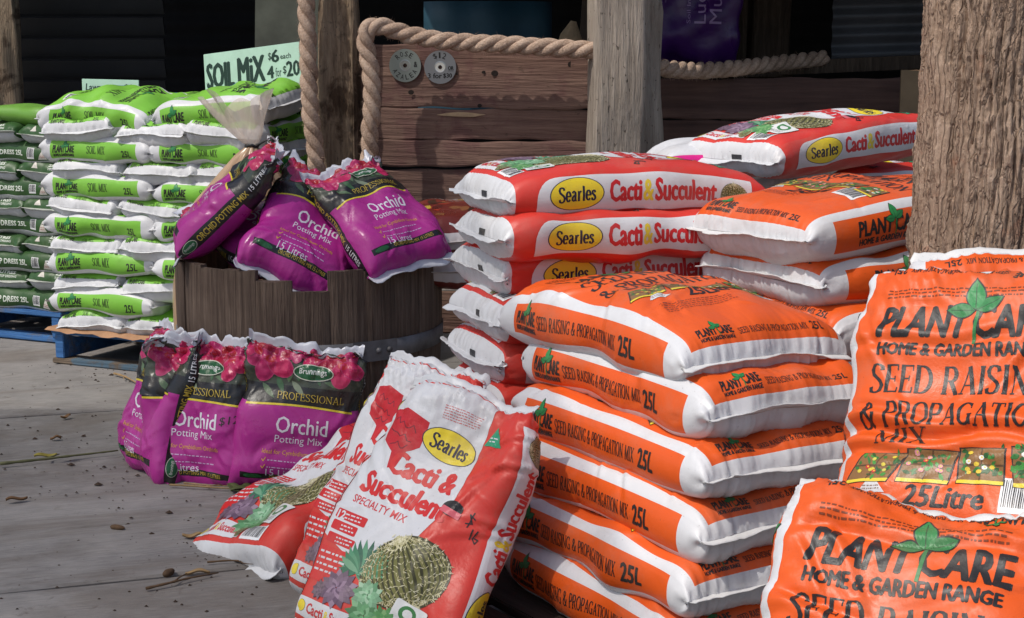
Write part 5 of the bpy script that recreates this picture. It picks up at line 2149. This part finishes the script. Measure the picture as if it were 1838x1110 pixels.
# ------------------------------------------------------------------ tied clear sack
def tied_sack():
    m, nt, p = new_mat('tan_sack')
    v = obj_coords(nt, (1, 1, 1))
    c = ramp(nt, noise(nt, v, 9, 5, .6), [(.3, lin(150, 120, 92)), (.7, lin(182, 152, 122))]).outputs[0]
    nt.links.new(c, p.inputs['Base Color'])
    p.inputs['Roughness'].default_value = .3
    bump(nt, p, noise(nt, obj_coords(nt, (1, 1, .3)), 14, 4, .6, .5, 'RIDGED_MULTIFRACTAL'), .5, .015)
    m2, nt2, p2 = new_mat('clear_film')
    p2.inputs['Base Color'].default_value = (.72, .62, .52, 1)
    p2.inputs['Roughness'].default_value = .25
    p2.inputs['Alpha'].default_value = .62
    bump(nt2, p2, noise(nt2, obj_coords(nt2, (1, 1, .3)), 30, 4, .6, .5), .5, .01)
    Yk = 5.32
    kn = PY(452, 262, Yk)
    base = Vector((-.965, 5.42, 0))
    e_ = empty('tied_sack', base)
    rg = random.Random(3)
    prof = [(0, .20, .16), (.04, .245, .19), (.2, .265, .20), (.45, .262, .195), (.62, .235, .18), (.75, .18, .15), (.84, .115, .10), (kn.z - .03, .05, .05), (kn.z, .017, .017)]
    na = 72
    V, F_ = [], []
    ph = [rg.uniform(0, 6.28) for _ in range(6)]
    zs = np.linspace(0, kn.z, 60)
    for z in zs:
        rx = np.interp(z, [q[0] for q in prof], [q[1] for q in prof])
        ry = np.interp(z, [q[0] for q in prof], [q[2] for q in prof])
        t = max(0, (z - .5) / (kn.z - .5))
        ox, oy = (kn.x - base.x) * t ** 1.5, (Yk - base.y) * t
        for k in range(na):
            a = 2 * math.pi * k / na
            w = 1 + .02 * math.sin(3 * a + ph[0] + z * 5) + t * .10 * math.sin(11 * a + ph[1]) * (1 if z < kn.z - .01 else .3) + .012 * math.sin(7 * a + z * 20 + ph[2])
            V.append((ox + rx * w * math.cos(a), oy + ry * w * math.sin(a), z))
    for i in range(len(zs) - 1):
        for k in range(na):
            F_.append((i * na + k, i * na + (k + 1) % na, (i + 1) * na + (k + 1) % na, (i + 1) * na + k))
    F_.append(tuple(range(na)))
    link_mesh('sack_body', V, F_, m, e_, True)
    # loose neck above the tie
    V, F_ = [], []
    nz = 16
    for i in range(nz + 1):
        t = i / nz
        z = kn.z + .155 * t
        rx, ry = .014 + .095 * t ** .7, .014 + .03 * t
        for k in range(na):
            a = 2 * math.pi * k / na
            w = 1 + .22 * math.sin(5 * a + ph[3] + 2 * t) * t + .14 * math.sin(9 * a + ph[4]) * t
            V.append((kn.x - base.x - .055 * t + rx * w * math.cos(a), Yk - base.y + ry * w * math.sin(a), z + .03 * t * math.sin(2 * a + ph[5]) + .02 * t * math.sin(5 * a)))
    for i in range(nz):
        for k in range(na):
            F_.append((i * na + k, i * na + (k + 1) % na, (i + 1) * na + (k + 1) % na, (i + 1) * na + k))
    link_mesh('sack_neck', V, F_, m2, e_, True)
    b = MB()
    q = Vector((kn.x - base.x, Yk - base.y, kn.z))
    b.tube([q + Vector((.021 * math.cos(a), .021 * math.sin(a), .004 * math.sin(3 * a))) for a in [6.2832 * k / 14 for k in range(15)]], .0055, 6)
    b.tube([q + Vector((.02, -.015, 0)), q + Vector((.05, -.02, .018)), q + Vector((.085, -.02, .03))], [.004, .003, .002], 6)
    b.build('tie', plain_mat('black_tie', (.02, .02, .02), .5), e_, True)
    return tag(e_, 'tall tan sack with a tied clear plastic neck, behind the barrel at left', 'sack')


tied_sack()

# ------------------------------------------------------------------ orange stacks
K_OR = orange_kind()
M_DKP = pallet('dark_pallet', PZ(1222, 1110, .0) if False else Vector((-.42, 3.10, .001)), -56, 1.0, 1.05, .112, M_DKPAL, M_DKPAL, 'dark timber pallet under the orange seed raising stack')
OYAW = 118.0
od = Vector((math.cos(R(OYAW)), math.sin(R(OYAW)), 0))
OG = 'orange seed raising mix bags in the front stack'
cz0, osp = .705, .1065
corners = [(1222, 633), (1262, 747), (1256, 858), (1250, 965), (1226, 1075), (1215, 1180)]
yaws = [121.5, 120, 120.5, 121.5, 121, 120]
for i, (px, py) in enumerate(corners):
    z = cz0 - osp * i
    c = PZ(px, py, z)
    kw = dict(bend=-.008, squash=1.04, amp=1.2, folds=6, bendy=-.004)
    if i == 0:
        kw = dict(bend=-.022, bendy=-.012, squash=1.05, dome=.40, amp=1.2, folds=8)
    K_OR.make('seed_raising_mix_bag', 500 + i, corner_pose(K_OR, c, yaws[i], -1, 1, roll=(2 if i == 0 else 0)), f'orange seed raising mix bag, {w_ if False else ORD[i]} one of the six in the front orange stack', 'bag', OG, (True, False), **kw)
# second column, end on
OG = 'orange seed raising mix bags in the stack against the bark post'
for i, (px, py, z, yw) in enumerate(((1458, 428, .875, 31), (1482, 515, .768, 30), (1508, 610, .662, 32), (1500, 700, .556, 31), (1502, 790, .45, 30), (1500, 880, .344, 32), (1500, 980, .238, 31))):
    c = PZ(px, py, z)
    K_OR.make('seed_raising_mix_bag', 520 + i, corner_pose(K_OR, c, yw, -1, -1, pitch=(3 if i == 0 else 0)), f'orange seed raising mix bag, {ORD[i]} one beside the bark post, behind the front stack', 'bag', OG, (True, False), bend=(-.014 if i == 0 else -.004), dome=(.22 if i == 0 else .05), squash=1.03)

# orange bags leaning at the right
def tilt_axes(facing, elev, roll):
    """up and normal of a sheet facing a compass angle (deg), rising at elev, rolled clockwise as seen from its front"""
    f = Vector((math.cos(R(facing)), math.sin(R(facing)), 0))
    up = Vector((0, 0, math.sin(R(elev)))) - f * math.cos(R(elev))
    n = f * math.sin(R(elev)) + Vector((0, 0, math.cos(R(elev))))
    up = Matrix.Rotation(R(-roll), 3, n) @ up
    return up, n


K_OL = orange_kind(.615)
K_OL.make('seed_raising_mix_bag', 541, aim((.744, 2.402, .652), (.22, .50, .83), (-.50, -.66, .54)) @ Matrix.Scale(.93, 4), 'large upright orange seed raising bag leaning in front of the bark post', 'bag', None, (False, True), settle=.15, crumple=.005, dome=.18, squash=1.15, amp=1.3, crease=1.3, folds=14, lines=((-.030, .23, -.046, -.23, .014, .011), (-.075, .23, -.066, -.2, .007, .009), (.125, .22, .150, -.1, .006, .009), (.01, .22, -.01, -.05, .006, .008)))
K_OL.make('seed_raising_mix_bag', 542, aim((.549, 2.05, .358), (.318, .612, .724), (-.321, -.65, .689)) @ Matrix.Scale(.98, 4), 'closest orange seed raising bag, leaning at the bottom right corner', 'bag', None, (False, True), settle=.12, crumple=.004, dome=.22, squash=1.15, amp=1.3, crease=1.3, folds=14, lines=((.205, .2, .215, -.2, .008, .010), (.09, .22, .07, .02, .006, .009)))
K_OR.make('seed_raising_mix_bag', 543, aim((1.0, 2.71, .575), (.05, -.42, -.90), (-.22, -.85, .42)), 'orange bag standing upside down between the large upright bag and the bark post', 'bag', None, (True, False), dome=.1)

# ------------------------------------------------------------------ red cactus mix stack
K_RED = red_kind()
RG = 'red cactus and succulent mix bags in the middle stack'
RY = 21.0
for i, (px, py, z, yw) in enumerate(((912, 352, .945, 20), (908, 433, .845, 19), (906, 500, .748, 22), (900, 585, .650, 20), (893, 660, .552, 21), (893, 740, .452, 20), (893, 820, .352, 21), (893, 900, .252, 20))):
    c = PZ(px, py, z)
    warp = None
    if i == 0:
        def warp(G, xn, yn):
            G[..., 2] -= .030 * np.clip(xn - .1, 0, 1) ** 2 + .012 * np.clip(-xn - .5, 0, 1)
            return G
    K_RED.make('cactus_mix_bag', 600 + i, corner_pose(K_RED, c, yw, -1, -1), f'red cactus mix bag, {ORD[i]} one in the stack left of the orange bags', 'bag', RG, (True, False), bend=(-.012 if i == 0 else -.006), dome=(.25 if i == 0 else .05), squash=1.04, warp=warp)
# back right
c = PZ(1402, 285, 1.0)
K_RED.make('cactus_mix_bag', 620, corner_pose(K_RED, c, 36, -1, -1, pitch=5, roll=0), 'red cactus mix bag at the back against the bark post, on top of another', 'bag', None, (True, False), bend=-.014, dome=.25)
c = PZ(1430, 345, .888)
K_RED.make('cactus_mix_bag', 621, corner_pose(K_RED, c, 34, -1, -1), 'shaded red cactus mix bag directly under the back red bag', 'bag', None, (False, False), bend=-.004)
K_PINK = pink_kind()
c = PZ(1300, 278, 1.0)
K_PINK.make('potting_mix_bag', 630, pose(PY(1335, 284, 4.35), 4, 2, 0), 'white bag with bright pink side band, just left of the back red bag', 'bag', None, dome=.2)
K_BR = brown_kind()
bz = PY(785, 408, 5.1)
K_BR.make('potting_mix_bag', 640, pose(bz, 100, 0, -4), 'dark brown bag lying between the barrel and the red stack', 'bag', None, dome=.3, bend=-.02)
K_BR.make('potting_mix_bag', 641, pose(bz + Vector((.03, .03, -.12)), 104, 0, 0), 'dark brown bag underneath the one beside the barrel', 'bag', None)

# ------------------------------------------------------------------ cactus bags in front
def slump(G, xn, yn):
    t = np.clip((xn + .2) / 1.2, 0, 1)
    G[..., 2] += -.02 * np.sin(xn * 3.2 + .4) + .012 * t * np.sin(yn * 5)
    return G


K_RED.make('cactus_mix_bag', 651, aim((-.180, 3.0, .303), (.34, .34, .87), (-.46, -.74, .46)) @ Matrix.Scale(.9, 4) @ Matrix.Scale(.94, 4, (1, 0, 0)) @ Matrix.Scale(1.16, 4, (0, 1, 0)), 'white and red cactus mix bag leaning in front, scrawled price on its red edge', 'bag', None, (False, True), settle=.35, crumple=.003, dome=.25, squash=1.25, amp=1.5, crease=2.0, warp=slump, pinch=.16, folds=16)
K_RED.make('cactus_mix_bag', 652, aim((-.262, 3.30, .295), (.32, .30, .89), (-.46, -.80, .38)) @ Matrix.Scale(.86, 4), 'white and red cactus mix bag mostly hidden behind the front leaning one', 'bag', None, (False, True), settle=.35, crumple=.004, dome=.2, squash=1.2, amp=1.5, crease=2.0, warp=slump, pinch=.10, folds=14)
K_RED.make('cactus_mix_bag', 653, aim((-.47, 3.92, .115), (.62, .66, .34), (-.42, -.14, .90)) @ Matrix.Scale(1.12, 4), 'crumpled cactus mix bag lying on the deck', 'bag', None, (True, False), settle=.25, crumple=.005, amp=1.8, crease=2.2, dome=.1, squash=1.1)

# ------------------------------------------------------------------ signs, discs
def board(name, M, w, h, base, draw, label, cat, th=.006):
    F = Flat()
    draw(F)
    mb = MB()
    mb.box((0, th / 2, 0), (w, th, h), col=base, bev=.0015)
    for pts, col, off in F.items:
        mb.add([(x, -off - .0002, y) for x, y in pts], [tuple(range(len(pts)))], 0, col)
    o = mb.build(name, M_PAINT, colors=True)
    o.matrix_world = M
    return tag(o, label, cat)


MINT = (.52, .74, .62)


def soil_sign(F):
    k = (.02, .05, .04)
    F.text('SOIL', -.235, -.062, -.095, .052, k, .0, fat=.005)
    F.text('MiX', -.070, -.055, .065, .060, k, .0, fat=.005)
    F.text('$', .088, .030, .104, .068, k, .01)
    F.text('6', .106, .022, .142, .078, k, .0, fat=.003)
    F.text('each', .150, .032, .205, .056, k, .01)
    F.text('4', .080, -.048, .112, .006, k, .0, fat=.003)
    F.text('for', .122, -.045, .152, -.004, k, .0)
    F.text('$', .160, -.040, .178, .0, k, .01)
    F.text('20', .180, -.050, .244, .018, k, .0, fat=.003)


sc = PY(452, 126, 6.45)
M = Matrix.Translation(sc) @ Matrix.Rotation(R(-20), 4, 'Z') @ Matrix.Rotation(R(-6.5), 4, 'Y') @ Matrix.Rotation(R(-8), 4, 'X') @ Matrix.Scale(.93, 4)
board('price_sign', M, .50, .20, MINT, soil_sign, 'pale mint price sign hand lettered for soil mix above the lime green stack', 'sign')


def lawn_sign(F):
    k = (.03, .05, .05)
    F.text('Lawn top', -.125, -.012, .02, .030, k, .015, slant=.1)
    F.text('$?', .07, -.005, .115, .030, k, .0, fat=.0008)


sc = PY(198, 163, 6.9)
M = Matrix.Translation(sc) @ Matrix.Rotation(R(-16), 4, 'Z') @ Matrix.Rotation(R(1), 4, 'Y')
M_ = board('price_sign', M, .29, .10, MINT, lawn_sign, 'small pale mint sign half hidden behind the top left lime green bag', 'sign')


def disc(name, c, yaw, draw, label, tint):
    F = Flat()
    draw(F)
    mb = MB()
    n = 48
    Rr, r_ = .060, .0075
    vs = []
    for k in range(n):
        a = 6.2832 * k / n
        for (rr, y) in ((r_, 0), (.017, 0), (.0185, -.0004), (.022, 0), (Rr, 0), (Rr, .0014), (r_, .0014)):
            vs.append((rr * math.cos(a), y, rr * math.sin(a)))
    for k in range(n):
        for j in range(7):
            a, b = k * 7 + j, k * 7 + (j + 1) % 7
            c2, d2 = ((k + 1) % n) * 7 + j, ((k + 1) % n) * 7 + (j + 1) % 7
            col = tint if j >= 3 else ((.75, .75, .76) if j in (0, 1) and draw is disc_b else (.35, .36, .36))
            mb.add([vs[a], vs[c2], vs[d2], vs[b]], [(0, 1, 2, 3)], 0, col)
    for pts, col, off in F.items:
        mb.add([(x, -off, y) for x, y in pts], [tuple(range(len(pts)))], 1, col)
    o = link_mesh(name, mb.v, mb.f, [M_DISC, M_PAINT], None, False, mb.m, mb.c)
    o.location = c
    o.rotation_euler.z = R(yaw)
    return tag(o, label, 'disc')


def arc_text(F, s, r_, a_mid, step, h, col, inward=False):
    for i, ch in enumerate(s):
        a = a_mid + (i - (len(s) - 1) / 2) * step * (1 if inward else -1)
        x, y = r_ * math.cos(R(a)), r_ * math.sin(R(a))
        rot = R(a + 90) if inward else R(a - 90)
        w = h * (.62 if ch not in 'I1' else .28)
        F.text(ch, x - w / 2, y - h / 2, x + w / 2, y + h / 2, col, .0, rot=rot, fat=.0003)


def disc_a(F):
    k = (.02, .02, .022)
    arc_text(F, 'ROSE', .042, 95, 25, .018, k)
    arc_text(F, 'AZALEA', .042, 268, 24, .018, k, True)
    F.text('&', .034, -.006, .046, .014, k, .0, fat=.0008)


def disc_b(F):
    k = (.02, .02, .022)
    arc_text(F, '$12', .043, 92, 24, .021, k)
    F.text('OR', .030, -.010, .050, .004, k, .0, fat=.0008)
    F.rect(.030, -.014, .050, -.0125, k)
    F.text('3 for', -.046, -.040, .006, -.022, k, .0, fat=.0008)
    F.text('$30', .012, -.040, .044, -.022, k, .0, fat=.0008)


md, nt, p = new_mat('disc_face')
at = nd(nt, 'ShaderNodeAttribute', attribute_name='Col')
nt.links.new(at.outputs['Color'], p.inputs['Base Color'])
p.inputs['Metallic'].default_value = .75
p.inputs['Roughness'].default_value = .28
p.inputs['Anisotropic'].default_value = .7
M_DISC = md
for (px, py, fn, tn, lb) in ((727, 118, disc_a, (.30, .34, .34), 'old disc hand lettered for rose and azalea, pinned to the planks'), (790, 121, disc_b, (.26, .27, .31), 'old disc with the twelve dollar price, pinned to the planks')):
    q = PY(px, py, 5.5)
    yy = WY0 + (WY1 - WY0) * (q.x - wx0) / (wx1 - wx0) - .010
    disc('price_disc', PY(px, py, yy), wyaw, fn, lb, tn)

# ------------------------------------------------------------------ things in the dark of the shed
M_TEAL = plain_mat('teal_tarp', lin(36, 66, 80), .6, .3, 3, .3, .3)
mb = MB()
a, b = PY(742, 75, 6.4), PY(992, 75, 6.4)
vs = []
nn = 16
for i in range(nn + 1):
    x = a.x + (b.x - a.x) * i / nn
    for k in range(7):
        t = k / 6
        vs.append((x + (.05 if i == 0 else 0) * t, 6.4 + .05 * t + .012 * math.sin(i * 1.1 + t) + .10 * ((i / nn - .5) * 2) ** 2, .95 + .55 * t))
mb.add(vs, [(i * 7 + k, i * 7 + 7 + k, i * 7 + 8 + k, i * 7 + 1 + k) for i in range(nn) for k in range(6)])
o = mb.build('plastic_tub', M_TEAL, smooth=True)
sol = o.modifiers.new('thick', 'SOLIDIFY')
sol.thickness = .012
tag(o, 'dull teal plastic panel standing behind the rope topped plank wall', 'panel')
mb = MB()
q = PY(1025, 65, 6.3)
mb.tube([q + Vector((-.02, 0, -.10)), q + Vector((0, 0, 0)), q + Vector((.01, 0, .06))], [.055, .045, .012], 14)
o = mb.build('terracotta_cone', plain_mat('pale_clay', lin(150, 128, 100), .9, .3, 20), smooth=False)
tag(o, 'small pale clay cone on the ledge beside the square grey post', 'ornament')
mb = MB()
q = PY(1035, 40, 6.5)
mb.box((q.x + .02, 6.5, 1.2), (.035, .05, 1.2), rot=Matrix.Rotation(R(4), 3, 'Y'))
o = mb.build('batten', M_DARKPOST)
tag(o, 'dark leaning batten just left of the square grey post', 'timber')
# pale sheet behind the soil mix sign
mb = MB()
a, b = PY(462, 60, 7.5), PY(545, 60, 7.5)
mb.box(((a.x + b.x) / 2 + .06, 7.5, 1.1), (b.x - a.x + .16, .02, 1.5), rot=Matrix.Rotation(R(2.0), 3, 'Y'))
o = mb.build('fibro_sheet', plain_mat('grey_green_sheet', lin(92, 94, 84), .8, .3, 8))
tag(o, 'dirty grey green sheet standing behind the soil mix price sign', 'sheet')
# louvred wall at back left, shade put into its near-black colour
mb = MB()
for i in range(9):
    z = .75 + i * .115
    a, b = PY(28, 60, 8.4), PY(295, 60, 8.4)
    mb.box(((a.x + b.x) / 2, 8.4, z), (b.x - a.x, .02, .10), rot=Matrix.Rotation(R(24), 3, 'X'))
o = mb.build('slatted_screen', plain_mat('slat_shade_dark', (.016, .016, .017), .6, .3, 4))
tag(o, 'slatted screen coloured almost black for shade behind the turf stack', 'screen')
K_MU = mulch_kind()
q = PY(1248, 30, 6.75)
up, n = (0.02, .05, 1), (-.05, -1, .05)
stand(K_MU, Vector((q.x, 6.9, PY(1248, 118, 6.75).z - .01)), up, n, 'mulch_bale', 700, 'purple plastic mulch bale standing in the shade above the sagging rope', None, 'bale', (False, False), crumple=.004)
mb = MB()
q0, q1 = PY(1180, 121, 6.75), PY(1420, 121, 6.75)
mb.box(((q0.x + q1.x) / 2, 7.0, PY(1248, 120, 6.75).z - .03), (q1.x - q0.x, .6, .03), bev=.003)
o = mb.build('shelf', M_DARKPOST)
tag(o, 'dark timber ledge carrying the purple mulch bale', 'shelf')
mb = MB()
q0, q1 = PY(1437, 118, 6.5), PY(1660, 108, 6.5)
mb.box(((q0.x + q1.x) / 2, 6.6, q0.z + .004), (q1.x - q0.x + .1, .22, .058), bev=.003, rot=Matrix.Rotation(R(-2.5), 3, 'Y'))
o = mb.build('rail', M_DARKPOST)
tag(o, 'horizontal timber rail under the grey corrugated sheet', 'rail')
mb = MB()
q0, q1 = PY(1492, 100, 6.9), PY(1680, 100, 6.9)
corrugated(mb, (q0.x, 6.9, q0.z - .02), (q1.x - q0.x + .2, 0, .02), (0, 0, .5), 0, .010, .085)
o = mb.build('corrugated_sheet', plain_mat('dull_zinc', lin(84, 86, 92), .5, .25, 5, .4, .0, .3), smooth=True)
tag(o, 'dull grey corrugated iron sheet above the timber rail', 'sheet')
mb = MB()
q = PY(1632, 140, 5.9)
mb.box((q.x + .06, 5.95, (q.z + .03) / 2), (.16, .012, q.z + .03))
o = mb.build('tan_board', plain_mat('tan_board', lin(120, 102, 78), .8, .2, 8))
tag(o, 'dim tan board edge just left of the bark post', 'board')

# ------------------------------------------------------------------ litter on the deck
M_TWIG = plain_mat('twig', lin(92, 70, 50), .9, .4, 30)
M_STRAW = plain_mat('dry_stalk', lin(150, 122, 84), .8, .3, 30)
M_DRY = plain_mat('dry_leaf', lin(112, 82, 52), .8, .4, 30)
M_YLEAF = plain_mat('yellow_leaf', lin(140, 128, 50), .7, .3, 30)
M_GLEAF = plain_mat('olive_leaf', lin(76, 84, 44), .7, .4, 30)


def twig(pix, rad, mat, label, name='twig', cat='twig', seed=0):
    rg = random.Random(seed)
    P = [PZ(x, y, rad * 1.1 + .003) + Vector((0, 0, rg.uniform(0, .004))) for x, y in pix]
    pts, _ = smooth_path(P, 16)
    mb = MB()
    mb.tube(pts, [rad * (1 - .55 * i / 16) * (1 + .15 * math.sin(i * 2.3)) for i in range(17)], 6)
    k = pts[6]
    d = (pts[8] - pts[4]).normalized()
    s_ = Vector((-d.y, d.x, 0)) * (1 if seed % 2 else -1)
    mb.tube([k, k + (d + s_ * .8) * .02, k + (d * 1.2 + s_ * .6) * .04 + Vector((0, 0, .004))], [rad * .6, rad * .5, rad * .25], 5)
    return tag(mb.build(name, mat, smooth=True), label, cat)


twig([(262, 1057), (300, 1050), (340, 1040), (392, 1029)], .0042, M_TWIG, 'dark bent twig on the deck below the brown seed pod', seed=1)
twig([(372, 1012), (420, 1009), (470, 1013), (520, 1010)], .003, M_TWIG, 'thin twig at the foot of the fallen cactus bag', seed=2)
twig([(305, 871), (350, 874), (400, 877), (470, 880)], .0035, M_STRAW, 'pale dry stalk in front of the magenta bags', 'dry_stalk', 'stalk', 3)
twig([(330, 868), (380, 872), (440, 874)], .0028, M_STRAW, 'short dry stalk touching the middle magenta bag', 'dry_stalk', 'stalk', 4)
twig([(0, 834), (60, 828), (130, 820), (212, 811)], .006, plain_mat('green_stick', lin(92, 92, 62), .8, .3, 20), 'long greenish stick lying in the gap between two deck boards', 'stick', 'stick', 5)
twig([(205, 672), (225, 678), (248, 690)], .005, M_STRAW, 'splintered pale stick at the corner of the blue pallet', 'stick', 'stick', 6)


def leaf_obj(px, py, ln, wd, ang, mat, label, seed=0, name='dry_leaf'):
    rg = random.Random(seed)
    c = PZ(px, py, .006)
    mb = MB()
    n = 10
    vs = []
    for i in range(n + 1):
        t = i / n
        w = wd * math.sin(math.pi * min(1, t * .94 + .05)) ** .8
        for s in (-1, -.5, 0, .5, 1):
            x, y = (t - .5) * ln, s * w / 2
            z = .004 + .006 * abs(s) + .008 * math.sin(t * 3 + seed) ** 2
            vs.append((c.x + x * math.cos(ang) - y * math.sin(ang), c.y + x * math.sin(ang) + y * math.cos(ang), z))
    mb.add(vs, [(i * 5 + k, i * 5 + 5 + k, i * 5 + 6 + k, i * 5 + 1 + k) for i in range(n) for k in range(4)])
    o = mb.build(name, mat, smooth=True)
    s_ = o.modifiers.new('thick', 'SOLIDIFY')
    s_.thickness = .0012
    return tag(o, label, 'leaf')


leaf_obj(82, 820, .07, .035, .4, M_YLEAF, 'yellow green leaf lying on the long stick', 1)
leaf_obj(345, 964, .05, .024, .2, M_STRAW, 'pale dry leaf near the fallen cactus bag', 2)
leaf_obj(355, 1030, .06, .016, .1, M_STRAW, 'straw coloured leaf beside the dark bent twig', 3)
leaf_obj(30, 898, .06, .02, .5, M_DRY, 'dark curled leaf alone on the left of the deck', 4)
leaf_obj(118, 750, .04, .02, .9, M_DRY, 'small brown leaf in front of the blue pallet', 5)
leaf_obj(100, 788, .035, .02, .2, M_DRY, 'tiny brown leaf behind the long stick', 6)
for i, (px, py, a) in enumerate(((440, 880, .3), (462, 884, 1.4), (420, 878, 2.2), (450, 875, .9))):
    leaf_obj(px, py, .085, .032, a, M_GLEAF, 'olive green leaf in the small pile under the magenta bag', 10 + i, 'olive_leaf')['group'] = 'olive leaves on the deck'


def pod(px, py, ln, wd, ang, label):
    c = PZ(px, py, wd * .45)
    mb = MB()
    d = Vector((math.cos(ang), math.sin(ang), 0))
    mb.tube([c + d * ln * (t - .5) for t in (0, .1, .3, .55, .8, .95, 1)], [wd * q for q in (.1, .35, .5, .5, .4, .2, .05)], 9)
    return tag(mb.build('seed_pod', M_TWIG, smooth=True), label, 'seed pod')


pod(211, 947, .045, .016, -.3, 'small reddish seed pod in the middle of the open deck')
pod(303, 1028, .040, .020, 1.1, 'brown seed pod standing just above the bent twig')

mb = MB()
rg = random.Random(77)
for _ in range(560):
    u = rg.random()
    if u < .30:
        q = PZ(rg.uniform(0, 330), rg.uniform(655, 900), 0)
    elif u < .52:
        w_ = rg.choice([PZ(0, y_, 0).dot(dn) for y_ in (1064, 961, 836, 750, 702)]) + rg.gauss(0, .012)
        q = dn * w_ + dd * rg.uniform(-2.9, -.2)
    elif u < .72:
        q = PZ(rg.gauss(400, 40), rg.gauss(985, 22), 0)
    elif u < .85:
        q = PZ(rg.uniform(60, 560), rg.uniform(655, 700), 0)
    else:
        q = PZ(rg.uniform(0, 560), rg.uniform(880, 1110), 0)
    s = rg.uniform(.0015, .0055) * (1 if rg.random() < .93 else 2.2)
    a = rg.uniform(0, 6.28)
    vs = []
    for k in range(5):
        b = a + 6.283 * k / 5
        vs.append((q.x + s * rg.uniform(.6, 1.5) * math.cos(b), q.y + s * rg.uniform(.5, 1) * math.sin(b), .001))
    vs.append((q.x, q.y, .001 + s * .7))
    mb.add(vs, [(k, (k + 1) % 5, 5) for k in range(5)])
o = mb.build('debris', plain_mat('crumbs', lin(58, 44, 34), .95, .4, 40))
tag(o, 'dark crumbs of bark and soil scattered over the deck', 'debris', None, 'stuff')
